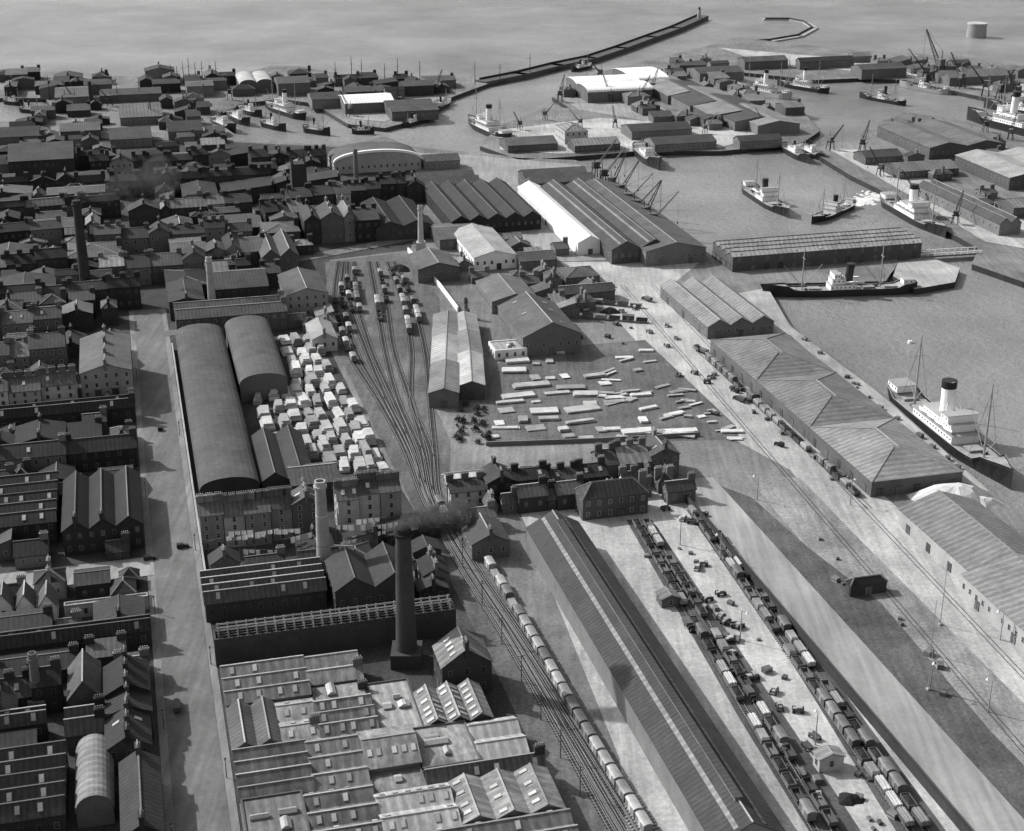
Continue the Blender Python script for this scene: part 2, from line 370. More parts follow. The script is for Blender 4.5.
def terrace(desc,A,B,n,ax,h,r,rm='black_slate',wm='soot_brick',win=2,ch=2,name='terraced_house',cat='house',word='house',vary=1.6,frm=None,sn='',tw=0.,cross=.22):
    v0,v1,u0,u1=rectof(A,B,h,sn)
    frm=frm or ('from left' if ax=='v' else 'from near end')
    pv=wu((v0+v1)/2,(u0+u1)/2)
    cuts=[0]; 
    for i in range(1,n): cuts.append((i+R.uniform(-.3,.3))/n)
    cuts.append(1)
    for i in range(n):
        a,b=cuts[i],cuts[i+1]; dh=R.uniform(-vary,vary)*(1.4 if R.random()<.3 else 1); du=R.uniform(0,.22)
        if ax=='v': rc=(v0+(v1-v0)*a,v0+(v1-v0)*b-.25,u0+(u1-u0)*du,u1+R.uniform(-1,2.5))
        else: rc=(v0,v1-(v1-v0)*du,u0+(u1-u0)*a,u0+(u1-u0)*b-.25)
        rr=R.random(); ax2=ax
        if rr<cross: ax2='u' if ax=='v' else 'v'
        mm=R.random()
        bld(name,cat,f'{od(i+1)} {word} {frm}, {desc}',None,None,h+dh,'gable',r*R.uniform(.7,1.2),ax2,rm=rm if mm>.2 else R.choice(['slate','mid_roof']),wm=wm if R.random()>.15 else R.choice(['brick','stone_wall']),win=win,ch=ch if R.random()>.2 else ch+1,rect=rc,group=desc,sky=R.choice((0,0,1,2)) if v0>-400 and u0<700 else 0,tw=(pv,tw))
W='warehouse'
v0,v1,u0,u1=rectof((872,482),(785,333),6); QV=v0
lab=['nearest','middle','rearmost']
for i in range(3):
    ua,ub=u0+(u1-u0)*i/3,u0+(u1-u0)*(i+1)/3-.1
    bld('transit_shed',W,f'{lab[i]} of three hip roofed quay sheds in line beside the large steamer',None,None,6,'hip',4.5,'u',rm='mid_roof',wm='brick',door=5,rect=(v0,v1,ua,ub))
bld('transit_shed',W,'grey gabled shed at the right edge near the quay corner',(985,585),(975,500),6,'gable',5,'u',rm='mid_roof',wm='stone_wall',door=4)
bld('transit_shed',W,'pale gable ended shed half cut by the right edge',(1035,640),(1070,560),7,'gable',4,'u',rm='mid_roof',wm='stone_wall',win=1,door=2)
bld('transit_shed',W,'three ridged shed at the corner where jetty and dock road meet',(708,327),(722,281),6,'gable',3,'u',3,rm='mid_roof',wm='brick',door=3,win=1)
bld('transit_shed',W,'long two storey jetty shed behind the black hulled steamer',(733,257),(897,229),8,'gable',1.5,'v',4,rm='pale_roof',wm='brick',win=2,door=14,sky=8,bay=6,cap='soot_brick')
bld('transit_shed',W,'long shed with bright white roof beside the wide dock road',(578,243),(540,186),7,'gable',3.5,'u',rm='white_roof',wm='white_wall',door=1)
bld('transit_shed',W,'dark twin ridged shed between white roofed shed and crane quay',(612,250),(590,184),8,'gable',4,'u',2,rm='slate',wm='brick',win=1,door=2,strip=1,stripm='mid_roof')
bld('transit_shed',W,'dark single ridged shed nearest the dockside cranes',(646,252),(620,184),8,'gable',4,'u',1,rm='slate',wm='brick',win=1,door=2)
bld('transit_shed',W,'wide dark multi ridged shed left of the white roofed shed',(452,222),(505,182),8,'gable',3,'u',5,rm='black_slate',wm='soot_brick',win=1)
bld('warehouse',W,'black gabled shed standing at the head of the timber yard',(523,338),(553,302),9,'gable',6,'u',rm='slate',wm='brick',win=1,door=1,sky=3)
for l,A,B,hh,wd,rm in [('left near part of the pitched train sheds beside the railway yard',(444,408),(446,378),6.6,12,'mid_roof'),('left middle part of the pitched train sheds beside the railway yard',(446,377),(447,350),6,12.5,'pale_roof'),('left far part of the pitched train sheds beside the railway yard',(447,349),(448,326),5.6,13,'mid_roof'),
  ('right near part of the pitched train sheds beside the railway yard',(472,400),(470,368),6.4,10.5,'pale_roof'),('right middle part of the pitched train sheds beside the railway yard',(470,367),(467,345),5.8,11,'mid_roof'),('right far part of the pitched train sheds beside the railway yard',(467,344),(464,326),5.4,11,'pale_roof')]:
    bld('train_shed',W,l,A,B,hh,'gable',1.9,rm=rm,wm='brick',line=wd,door=1,strip=0,cap='grey_metal')
bld('store',W,'gabled store with pale roof north of the curved sheds',(474,258),(492,228),7,'gable',3,'u',rm='pale_roof',wm='white_wall',win=1,door=1)
bld('store',W,'dark low store left of the pale roofed store',(440,240),(470,222),6,'gable',2.5,'v',rm='slate',wm='brick',win=1)
bld('store',W,'dark gabled store just above the pitched train sheds',(418,270),(448,252),7,'gable',3,'u',rm='slate',wm='brick',win=1,door=1)
bld('store',W,'slate store behind the black gabled shed of the timber yard',(492,302),(520,278),6,'gable',3,'u',rm='mid_roof',wm='brick',win=1)
bld('store',W,'white walled hut beside the black gabled shed',(495,352),(520,340),4,'flat',0,'v',rm='pale_roof',wm='white_wall',win=1)
bld('store',W,'low grey store by the bend of the wide dock road',(562,295),(608,284),5,'gable',2.5,'v',rm='slate',wm='brick',win=1,door=1)
bld('store',W,'small hipped store behind the low grey store at the bend',(566,278),(590,266),5,'hip',2.5,'v',rm='slate',wm='brick',win=1)
bld('store',W,'small slate shed between pale roofed store and white roofed shed',(520,262),(548,250),5,'gable',2.4,'v',rm='slate',wm='brick',win=1)
bld('goods_shed',W,'enormous long goods shed running to the bottom edge of the picture',(786,834),(527,528),8,'gable',5,'u',1,rm='slate',wm='brick',strip=1,stripm='mid_roof',mon=1)
terrace('dark office row below the timber yard',(452,492),(600,462),5,'v',7,2.5,rm='black_slate',wm='soot_brick',win=2,ch=2)
bld('canopy_shed',W,'left white topped canopy shed below the scrub patch',(447,484),(486,470),7,'gable',2,'v',rm='white_roof',wm='brick',win=1)
bld('canopy_shed',W,'right white topped canopy shed below the scrub patch',(490,480),(522,468),7,'gable',2,'v',rm='white_roof',wm='brick',win=1)
terrace('stone row below the right end of the timber yard',(604,468),(668,443),3,'v',8,3,rm='slate',wm='brick',win=2,ch=2)
terrace('dark stores behind the station office',(520,500),(580,484),3,'v',6,2.5,rm='slate',wm='soot_brick',win=1,ch=1,word='store',cat=W,name='store')
bld('office','house','hip roofed station office with chimneys behind the long goods shed',(583,500),(640,482),8,'hip',4,'v',rm='slate',wm='brick',win=2,ch=1,door=1)
bld('hut','hut','small slate lodge at the gate of the grey station road',(668,492),(690,482),5,'gable',2.5,'v',rm='slate',wm='brick',win=1,ch=1)
bld('hut','hut','gabled signal house beside the wagons left of the long shed',(472,545),(498,520),6,'gable',3,'u',rm='slate',wm='brick',win=1,ch=1)
bld('hut','hut','narrow slate store above the gabled signal house',(470,520),(490,506),5,'gable',2,'v',rm='slate',wm='brick',win=1,ch=1)
bld('hut','hut','dark square hut on the waste ground',(851,586),(882,576),4,'hip',1.5,'v',rm='coal',wm='soot_brick',door=1)
bld('hut','hut','little pale hut between the wagon lines near the bottom',(820,760),(838,748),4,'gable',1.2,'u',rm='mid_roof',wm='stone_wall',win=1)
bld('hut','hut','little timber hut among the goods yard wagon lines',(662,600),(674,590),3,'gable',1.2,'u',rm='mid_roof',wm='brown_wood',win=1)
# ---- left industrial
bld('rope_works',W,'very long dark curved roof shed beside the left street',(200,490),(222,330),8,'barrel',3.6,'u',rm='slate',wm='soot_brick')
bld('rope_works',W,'shorter dark curved roof shed behind the left timber yard',(240,384),(268,322),8,'barrel',3.6,'u',rm='slate',wm='brick')
bld('saw_mill',W,'dark saw mill with two ridges between long shed and timber stacks',(262,482),(300,432),7,'gable',3,'u',2,rm='black_slate',wm='soot_brick',win=1)
bld('saw_mill',W,'small slate roofed mill at the near end of the timber stacks',(292,486),(332,462),8,'gable',3,'v',rm='slate',wm='soot_brick',win=2)
terrace('tenement row hung with washing beside the railway',(338,500),(396,479),3,'v',13,3,rm='slate',wm='stone_wall',win=4,ch=3,vary=.6,cross=.1)
terrace('tenement row with washing behind the banded chimney',(200,520),(318,492),5,'v',12,3,rm='slate',wm='brick',win=4,ch=3,vary=.8,cross=.1)
bld('factory','factory','black roofed factory below the washing tenements',(205,604),(318,562),6.5,'gable',2.6,'v',4,rm='slate',wm='soot_brick',win=1,sky=4)
bld('factory','factory','dark gabled boiler house behind the great factory chimney',(335,592),(402,552),9,'gable',4,'u',2,rm='black_slate',wm='soot_brick',win=1)
VA=VS+9.4; vr=uv(g(548,770,6))[0]; uf=uv(g(300,655,6))[1]-2; ub=uv(g(300,840,6))[1]-4
WT=vr-VA; HT=uf-ub
FP=[(0,.3,.76,1,'gable',3,'v','mid_roof',7,'ridged slate roof at the street end of the row under the steel trusses'),
(.3,.5,.82,1,'gable',2,'v','felt',6.5,'twin ridged felt roof under the steel trusses beside great chimney'),
(.3,.5,.72,.82,'flat',1,'v','felt',5.8,'narrow flat strip roof in the upper middle of works'),
(0,.17,.52,.76,'gable',2,'u','slate',6.2,'dark twin ridged roof beside the street in the upper middle'),
(.17,.3,.52,.76,'gable',2,'v','felt',5.8,'small felt ridged roof second from street in upper middle'),
(.3,.5,.52,.72,'gable',3,'v','felt',6.3,'three ridged felt roof below the narrow flat strip'),
(.5,.66,.5,.8,'flat',1,'v','pale_roof',5.2,'pale flat roof between great chimney and gabled brick house'),
(.66,.9,.5,.7,'gable',3,'u','mid_roof',6,'three ridged roof just below the gabled brick house'),
(0,.24,.26,.52,'gable',4,'v','felt',6.3,'four ridged felt roof beside the street in the lower middle'),
(.24,.42,.26,.52,'gable',3,'v','mid_roof',6,'three ridged slate roof second from street in lower middle'),
(.42,.6,.3,.5,'gable',1,'v','felt',7.5,'broad single ridged felt roof at the centre of works'),
(.42,.6,.2,.3,'flat',1,'v','felt',5.6,'small flat felt roof under the broad single ridge'),
(.6,.8,.28,.5,'flat',1,'v','felt',6,'flat patched roof near the railway in lower middle'),
(.8,.97,.3,.5,'gable',2,'v','pale_roof',5.4,'pale twin ridged roof against the railway wagons'),
(0,.2,0,.26,'flat',1,'v','mid_roof',6.6,'flat dark roof in the bottom corner by the street'),
(.2,.42,0,.26,'gable',3,'v','felt',5.8,'three ridged felt roof second from street at bottom'),
(.42,.66,0,.2,'gable',2,'v','pale_roof',6.2,'pale twin ridged roof at the bottom middle of works'),
(.6,1,.2,.28,'gable',1,'v','slate',5.4,'long thin slate roof near the railway at bottom'),
(.66,1,0,.2,'gable',3,'u','felt',6,'three ridged felt roof at the bottom railway corner'),
(0,.5,-.3,0,'gable',4,'v','felt',6,'ridged roof below the lower edge by street'),(.5,1,-.3,0,'gable',4,'v','mid_roof',6,'ridged roof below the lower edge by railway')]
for a,b,c_,d_,rt,n,ax,rm,hh,lb in FP:
    bld('factory_building','factory',lb,None,None,hh,rt,1.9 if n>1 else 3,ax,n,rm=rm,wm=R.choice(['brick','soot_brick']),win=1,sky=R.choice([0,2,4,6]) if rt!='flat' else 0,ch=R.choice([0,0,1]),rect=(VA+WT*a,VA+WT*b-.3,ub+HT*c_,ub+HT*d_-.3),group='low patched roofs of the big works')
bld('works_house','house','tall gabled brick house with striped roof beside the railway bend',(442,668),(482,640),10,'gable',5,'u',rm='mid_roof',wm='soot_brick',win=2,door=1,sky=4,ch=1)
h=9; v0,v1,u0,u1=rectof((214,640),(452,600),h)
t=thing('roofless_works','long brick works whose roof is bare steel trusses','factory',wu((v0+v1)/2,(u0+u1)/2),GA); USED.append((v0,v1,u0,u1))
w=v1-v0;L=u1-u0
m=MB()
for s in (-1,1): m.box(0,s*(L/2-.3),-.5,w,.6,h+.5); m.box(s*(w/2-.3),0,-.5,.6,L-1.3,h+.45)
m.build('wall','soot_brick',t)
for i in range(26):
    x=-w/2+1.5+(w-3)*i/25; m=MB()
    m.cyl((x,-L/2,h+.1),(x,L/2,h+.1),.18,.18,4)
    for k in range(2):
        y0=-L/2+L*k/2; m.cyl((x,y0,h),(x,y0+L/4,h+2.8),.24,.24,4); m.cyl((x,y0+L/4,h+2.8),(x,y0+L/2,h),.24,.24,4); m.cyl((x,y0+L/4,h),(x,y0+L/4,h+2.8),.12,.12,4)
    m.build('truss','pale_roof',t)
for k in range(9):
    y=-L/2+L*(k+.5)/9; f=(y+L/2)/(L/2)%1; z=h+2.8*(1-abs(f-.5)*2)+.1
    m=MB(); m.box(0,y,z,w-2,.22,.2); m.build('purlin','mid_roof',t)
# ---- left of the street
terrace('light stone block facing the viewer at left edge',(-60,398),(76,374),4,'v',13,3,rm='slate',wm='stone_wall',win=4,ch=3,vary=.5,cross=0)
bld('tenement','tenement','tallest pale tenement block beside the top of the left street',(80,374),(120,336),15,'gable',3,'u',rm='slate',wm='stone_wall',win=4,ch=4,sn='L')
terrace('dark tenement row behind the light stone block',(-80,364),(66,336),5,'v',12,3.5,rm='black_slate',wm='brick',win=3,ch=2,cross=.1)
bld('works','factory','long black works roof between the light stone block and black works row',(-60,424),(100,402),7,'gable',2.6,'v',2,rm='black_slate',wm='soot_brick',win=1,ch=2,sn='L',sky=5)
terrace('black works row below the stone block',(-60,466),(122,436),3,'v',9,3.4,win=2,ch=1,name='works_building',cat='factory',word='building',sn='L',cross=0)
bld('factory','factory','black multi ridged mill at the left edge above the cross street',(-80,536),(58,474),8,'gable',2.6,'v',5,rm='black_slate',wm='soot_brick',win=2,sky=6)
bld('factory','factory','black gabled mill with windows at the corner of the cross street',(62,532),(130,474),9,'gable',3,'u',3,rm='black_slate',wm='soot_brick',win=2,ch=2,sn='L')
bld('depot','depot','low depot with pale flat roof along the cross street',(64,608),(148,594),4,'flat',0,'v',rm='pale_roof',wm='stone_wall',win=1,sn='L')
for i in range(3):
    x=-6+i*22; bld('gabled_depot','depot',f'{od(i+1)} white gabled front from left along the cross street',(x,608),(x+19,592),5,'gable',4,'u',1,rm='slate',wm='white_wall',win=1,group='white gabled fronts')
bld('long_store',W,'long black roofed store crossing the left block below white gables',(-60,656),(152,622),6,'gable',3,'v',2,rm='black_slate',wm='soot_brick',win=1,sky=5,sn='L')
terrace('black row at left edge under the long store',(-60,704),(62,670),3,'v',8,3.4,win=2,ch=2,cross=0)
bld('works','factory','twin ridged slate works at left edge above the bottom works',(-60,736),(46,712),6,'gable',2.6,'v',2,rm='slate',wm='soot_brick',win=1,sky=4)
bld('store',W,'dark steep gabled store in the middle of the left block',(68,700),(100,664),9,'gable',5,'u',rm='slate',wm='soot_brick',win=1)
bld('store',W,'low slate store between the steep gabled store and round topped shed',(66,736),(104,708),6,'gable',3,'v',2,rm='slate',wm='soot_brick',win=1,ch=2)
terrace('dark row against the left street pavement',(106,750),(150,668),3,'u',8,3,win=2,ch=2,sn='L',cross=0)
bld('drying_shed',W,'pale round topped shed like a half barrel near the bottom left',(76,812),(112,746),5,'barrel',4,'u',rm='mid_roof',wm='brick')
bld('factory','factory','black ridged works in the bottom left corner',(-80,835),(66,744),7,'gable',2.8,'v',5,rm='black_slate',wm='soot_brick',win=1,sky=4)
bld('store',W,'narrow dark store between round topped shed and street',(122,838),(158,758),8,'gable',3,'u',1,rm='black_slate',wm='soot_brick',win=2,ch=2,sn='L')
terrace('row below the lower left edge',(-80,960),(165,870),6,'v',8,3,win=0,sn='L')
# ---- upper left town
rows=[
('behind the tall left chimney',(-60,302),(140,282),6,11,.0),
('just before the tall left chimney',(-60,330),(62,310),4,11,0),
('above the tall left chimney base',(-60,272),(68,256),4,11,.05),
('right of the tall left chimney',(100,270),(205,252),4,10,0),
('level with the tall left chimney top',(-60,240),(62,225),4,11,.1),
('right of the tall left chimney top',(95,240),(250,222),6,11,-.04),
('far sooty row at the left',(-60,212),(120,198),6,11,.08),
('far sooty row towards the centre',(128,210),(250,196),5,11,0),
('smoky row below the large old hall',(-60,188),(105,177),6,10,0),
('smoky row right of the large old hall',(110,182),(270,170),7,12,-.1),
('distant row along the old harbour left',(-40,148),(0,140),2,9,0),
('dark row beside the old harbour quay',(90,164),(230,154),7,10,0),
('dark row at inner end of the old harbour',(250,160),(325,152),4,10,.1),
('tall row facing the railway yard top',(305,222),(372,205),4,14,0),
('second row behind the railway yard top',(290,198),(345,185),3,14,.08),
('row left of the railway yard tenements',(226,252),(262,235),2,10,0),
('row between old town and the market street',(262,215),(300,204),3,11,.2),
('row under the arched hall',(350,190),(420,180),5,10,-.05),
]
for d,A,B,n,hh,tw in rows: terrace(d,A,B,n,'v',hh,3.4,win=2,ch=2,wm=R.choice(['soot_brick','soot_brick','brick']),tw=tw)
bld('hall','hall','large old hall with steep roof at the upper left',(8,162),(74,142),14,'gable',6,'v',1,rm='slate',wm='soot_brick',win=2)
bld('mill',W,'broad mill building with windows beside the thin grey chimney',(176,320),(282,298),9,'gable',3,'v',2,rm='slate',wm='brick',win=2,ch=2)
bld('mill',W,'dark mill block right of the thin grey chimney',(215,290),(262,268),10,'gable',4,'v',1,rm='slate',wm='soot_brick',win=2)
bld('mill',W,'stone mill with pale end wall above the street corner',(286,296),(318,272),11,'gable',3,'u',1,rm='slate',wm='stone_wall',win=3)
bld('mill',W,'gabled mill left of the railway yard',(262,258),(290,236),9,'gable',4,'u',2,rm='slate',wm='brick',win=2)
bld('house','house','small pale house beside the left fringe of railway yard',(312,340),(330,322),6,'gable',2.5,'u',rm='pale_roof',wm='stone_wall',win=1,ch=1)
t=bld('market_hall','hall','hall with dark arched roof, white front and thin white curved rim by the old harbour',(334,164),(413,150),7,'barrel',7,'u',rm='slate',wm='stone_wall',win=1)
v0,v1,u0,u1=USED[-1]; hw=(v1-v0)/2; m=MB(); pr=None
for k in range(25):
    a=pi*(.5-k/24); p=(-hw*1.01*sin(a),7.3+7*cos(a))
    if pr: m.face([(pr[0],-(u1-u0)/2-.7,pr[1]-1),(p[0],-(u1-u0)/2-.7,p[1]-1),(p[0],-(u1-u0)/2-.7,p[1]+.6),(pr[0],-(u1-u0)/2-.7,pr[1]+.6)]); m.face([(pr[0],-(u1-u0)/2-.7,pr[1]+.6),(p[0],-(u1-u0)/2-.7,p[1]+.6),(p[0],-(u1-u0)/2+1.6,p[1]+.6),(pr[0],-(u1-u0)/2+1.6,pr[1]+.6)])
    pr=p
m.build('arch_rim','white_paint',t)
bld('store',W,'dark wide store right of the arched hall',(420,186),(470,172),8,'gable',3,'v',2,rm='slate',wm='soot_brick',win=1)
bld('store',W,'dark long store behind the crane quay',(532,184),(580,168),8,'gable',3,'v',2,rm='slate',wm='brick',win=1)
bld('store',W,'dark store between railway yard and multi ridged shed',(376,228),(412,200),8,'gable',3,'u',2,rm='black_slate',wm='soot_brick',win=1)
t=thing('church_tower','dark church tower with pinnacles rising beside railway yard tenements','tower',g(300,205),GA)
m=MB(); m.box(0,0,0,9,9,26); m.build('wall','soot_brick',t)
for a in (-1,1):
    for b in (-1,1): m=MB(); m.cyl((a*3.8,b*3.8,26),(a*3.8,b*3.8,32),.8,.1,6); m.build('pinnacle','soot_brick',t)
# ---- far docks
far=[
('shed with bright white roof on the north spit',(345,104),(386,93),8,'gable','v',1,'white_roof'),
('dark long shed right of the north spit white shed',(392,112),(428,100),7,'gable','v',2,'slate'),
('dark shed left of the north spit white shed',(312,100),(340,92),7,'gable','v',1,'slate'),
('pale domed pair of roofs near the north shore',(240,84),(268,74),8,'barrel','u',2,'pale_roof'),
('narrow dark store near the north shore',(278,84),(305,76),10,'gable','v',1,'slate'),
('long low shed on the left harbour quay',(120,118),(160,104),6,'gable','v',2,'mid_roof'),
('second long low shed on the left harbour quay',(168,132),(200,122),6,'gable','v',2,'slate'),
('third low shed nearest the left harbour quay edge',(110,140),(150,128),6,'gable','v',2,'slate'),
('small grey store at the far left shore',(55,98),(90,86),8,'gable','v',1,'slate'),
('long grey store on the far left foreshore',(100,96),(160,88),6,'gable','v',1,'slate'),
('low store at the left end by the old basin',(60,132),(100,122),7,'gable','v',1,'slate'),
('twin store at the extreme left below the old basin',(-10,138),(40,128),8,'gable','v',2,'slate'),
('left white roofed shed on the island quay tip',(588,92),(628,76),9,'barrel','v',2,'white_roof'),
('right white roofed shed on the island quay tip',(632,80),(648,68),9,'barrel','v',1,'white_roof'),
('first low shed along the far sea wall from the left',(700,74),(730,66),7,'gable','v',1,'slate'),
('second low shed along the far sea wall from the left',(745,62),(780,57),7,'gable','v',1,'slate'),
('third low shed along the far sea wall from the left',(800,62),(850,58),7,'gable','v',1,'slate'),
('fourth low shed along the far sea wall from the left',(862,70),(895,64),8,'gable','v',1,'slate'),
('fifth low shed along the far sea wall from the left',(950,78),(1000,70),7,'gable','v',2,'mid_roof'),
('low dark store at left end of the central mole',(508,146),(548,136),5,'gable','v',1,'slate'),
('low dark store at right end of the central mole',(655,145),(705,135),5,'gable','v',1,'slate'),
('dark store on the central mole behind the cranes',(632,132),(680,122),6,'gable','v',1,'slate'),
('narrow store in the middle of the central mole',(575,146),(612,138),5,'gable','v',1,'mid_roof'),
('little store near the right tip of the central mole',(740,142),(775,136),5,'gable','v',1,'slate'),
('upper wide grey shed on the right hand quay',(930,148),(948,122),8,'gable','u',2,'mid_roof'),
('pale roofed shed cut by the right edge on upper quay',(1010,178),(1040,150),8,'gable','u',2,'pale_roof'),
('long dark shed beside the steamer on the right hand quay',(1000,224),(938,184),7,'gable','u',2,'slate'),
('small pale store behind the right hand quay shed',(1014,208),(1050,196),6,'gable','v',1,'mid_roof'),
('small shed at the narrow end of the right hand quay',(866,158),(890,150),5,'gable','v',1,'slate'),
('long shed right of the narrow quay end',(900,172),(940,160),5,'gable','v',1,'mid_roof'),
('small dark store by the arched hall quay',(425,162),(455,155),6,'gable','v',1,'slate'),
]
for l,A,B,hh,rt,ax,n,rm in far: bld('transit_shed',W,l,A,B,hh,rt,3,ax,n,rm=rm,wm='brick',win=1 if A[1]>110 else 0)
for i,(A,B) in enumerate([((668,96),(672,76)),((690,106),(694,82)),((712,116),(716,88)),((735,122),(736,96)),((758,126),(762,106))]):
    bld('transit_shed',W,f'{od(i+1)} dark ridged shed from the left on the island quay',A,B,7,'gable',3,'u',1,rm='slate' if i%2 else 'mid_roof',wm='brick')
bld('customs_house','house','small square stone building on the central mole',(565,132),(578,124),9,'hip',3,'v',rm='mid_roof',wm='stone_wall',win=2)
def infill(desc,pxpoly,n,hr,rms,wms,cat='house',name='outbuilding',szr=(6,13)):
    cand=[]
    tries=0; xs=[p[0] for p in pxpoly]; ys=[p[1] for p in pxpoly]
    while len(cand)<n and tries<n*40:
        tries+=1
        px,py=R.uniform(min(xs),max(xs)),R.uniform(min(ys),max(ys))
        ins=False; j=len(pxpoly)-1
        for i in range(len(pxpoly)):
            xi,yi=pxpoly[i];xj,yj=pxpoly[j]
            if (yi>py)!=(yj>py) and px<(xj-xi)*(py-yi)/(yj-yi)+xi: ins=not ins
            j=i
        if not ins: continue
        v,u=uv(g(px,py)); a,b=R.uniform(*szr)/2,R.uniform(*szr)/2
        rc=(v-a,v+a,u-b,u+b)
        if v-a<VS+9.2 and v+a>VS-9.2: continue
        if any(rc[0]<q[1]-.5 and rc[1]>q[0]+.5 and rc[2]<q[3]-.5 and rc[3]>q[2]+.5 for q in USED): continue
        USED.append(rc); cand.append((px,rc))
    cand.sort(key=lambda c:c[0])
    for i,(px,rc) in enumerate(cand):
        bld(name,cat,f'{od(i+1)} {desc}, counted from the left',None,None,R.uniform(*hr),R.choice(['gable','gable','gable','mono','hip']),R.uniform(1.5,3),R.choice('uv'),rm=R.choice(rms),wm=R.choice(wms),win=1 if rc[2]<900 else 0,ch=R.choice([0,1,1,2]),rect=rc,group=desc)
DK=['black_slate','black_slate','slate']
infill('large sooty works roof among the upper left rows',[(0,160),(255,160),(330,180),(300,262),(255,300),(150,325),(0,335)],24,(6,10),DK,['soot_brick'],cat='factory',name='works',szr=(16,34))
infill('small sooty outbuilding among the upper left rows',[(0,150),(255,160),(330,180),(360,215),(300,262),(255,300),(150,325),(0,335)],85,(5,11),['black_slate','black_slate','slate','slate','black_slate','mid_roof'],['soot_brick','soot_brick','brick'],szr=(7,17))
infill('black works roof between rows left of the street',[(0,345),(112,345),(150,560),(158,810),(0,830)],14,(4,7),DK,['soot_brick'],cat='factory',name='works',szr=(11,24))
infill('small outbuilding between works left of the street',[(0,345),(112,345),(150,560),(158,810),(0,830)],46,(3,7),DK,['soot_brick','brick'])
infill('small outbuilding below the washing tenements',[(205,568),(330,556),(430,520),(440,600),(330,610),(212,610)],14,(3,6),DK,['soot_brick','brick'])
infill('small store between railway yard and dock road',[(470,232),(560,252),(600,300),(560,335),(500,300),(452,275)],16,(3,6),['slate','mid_roof'],['brick'],cat='warehouse',name='store')
infill('small yard hut along the left fringe of railway yard',[(290,300),(330,300),(335,345),(300,340)],4,(3,5),['slate','mid_roof'],['brick'])
infill('small hut near the station office',[(500,515),(575,498),(650,500),(690,470),(620,470),(460,500)],9,(3,5),['slate','mid_roof'],['brick'],name='hut',cat='hut',szr=(4,7))
infill('small quay store around the island sheds',[(560,98),(640,75),(700,60),(735,75),(735,88),(790,110),(790,125),(700,130)],26,(4,7),['slate','mid_roof'],['brick'],cat='warehouse',name='store',szr=(8,20))
infill('small quay store on the north spit',[(0,78),(60,78),(440,84),(440,98),(350,100),(305,94),(230,97),(100,100),(0,96)],44,(4,9),['slate','black_slate','black_slate'],['brick','soot_brick'],cat='warehouse',name='store',szr=(9,26))
infill('low store on the left harbour quays',[(0,126),(60,108),(200,104),(212,118),(232,138),(200,146),(0,146)],24,(4,7),['slate','black_slate'],['brick','soot_brick'],cat='warehouse',name='store',szr=(8,20))
infill('small store on the far right dock quays',[(850,60),(1024,74),(1024,98),(900,74)],12,(4,7),['slate','mid_roof'],['brick'],cat='warehouse',name='store',szr=(8,22))
infill('small store on the wide right quay',[(870,150),(900,125),(1010,145),(1024,235),(985,215)],9,(4,6),['slate','mid_roof'],['brick'],cat='warehouse',name='store',szr=(6,14))
# ---- tall chimneys
def chimney(label,base,top,d0,mt='brick',bands=False):
    b=g(*base); s=.924*(base[1]+206)/H; hh=(base[1]-top[1])/(s*cos(P+math.atan((base[1]-415)/F)))
    t=thing('factory_chimney',label,'chimney',b)
    m=MB(); m.cyl((0,0,-.5),(0,0,hh-2.5),d0/2,d0*.33,24); m.build('shaft',mt,t)
    m=MB(); m.cyl((0,0,hh-2.5),(0,0,hh-1.6),d0*.40,d0*.43,24); m.cyl((0,0,hh-1.6),(0,0,hh),d0*.36,d0*.34,24); m.cyl((0,0,hh),(0,0,hh+.02),d0*.26,d0*.26,16,1); m.build('cap',[mt,'coal'],t)
    m=MB(); m.box(0,0,-.4,d0*1.35,d0*1.35,5); m.build('plinth',mt,t)
    if bands:
        for k in range(5):
            m=MB(); z=hh*(.2+.15*k); r=d0/2+(d0*.33-d0/2)*(z/(hh-2.5)); m.cyl((0,0,z),(0,0,z+.5),r+.06,r+.04,24); m.build('iron_band','stone_wall',t)
    return b+Vector((0,0,hh))
smoke_at=chimney('great dark round factory chimney trailing black smoke',(407,662),(402,534),6.4,'soot_brick')
chimney('banded pale brick chimney among the washing tenements',(325,578),(318,484),5,'stone_wall',True)
sm2=chimney('tall black chimney standing over the sooty left town',(87,296),(76,203),6,'soot_brick')
sm3=chimney('thin grey chimney beside the broad mill building',(213,315),(209,258),4.2,'stone_wall')
chimney('slim pale chimney near top of the railway yard',(421,250),(420,206),3.6,'stone_wall')
chimney('dark chimney just below the arched hall',(357,196),(356,150),3.6,'brick')
chimney('short chimney in the black works at lower left',(40,712),(35,655),3.4,'brick')
chimney('small distant chimney near the north shore',(92,108),(90,82),4,'soot_brick')
chimney('short dark chimney behind the pitched train sheds',(466,318),(465,298),2.6,'brick')
bpy.ops.mesh.primitive_ico_sphere_add(subdivisions=3,radius=1)
sph=bpy.context.object.data; bpy.data.objects.remove(bpy.context.object)
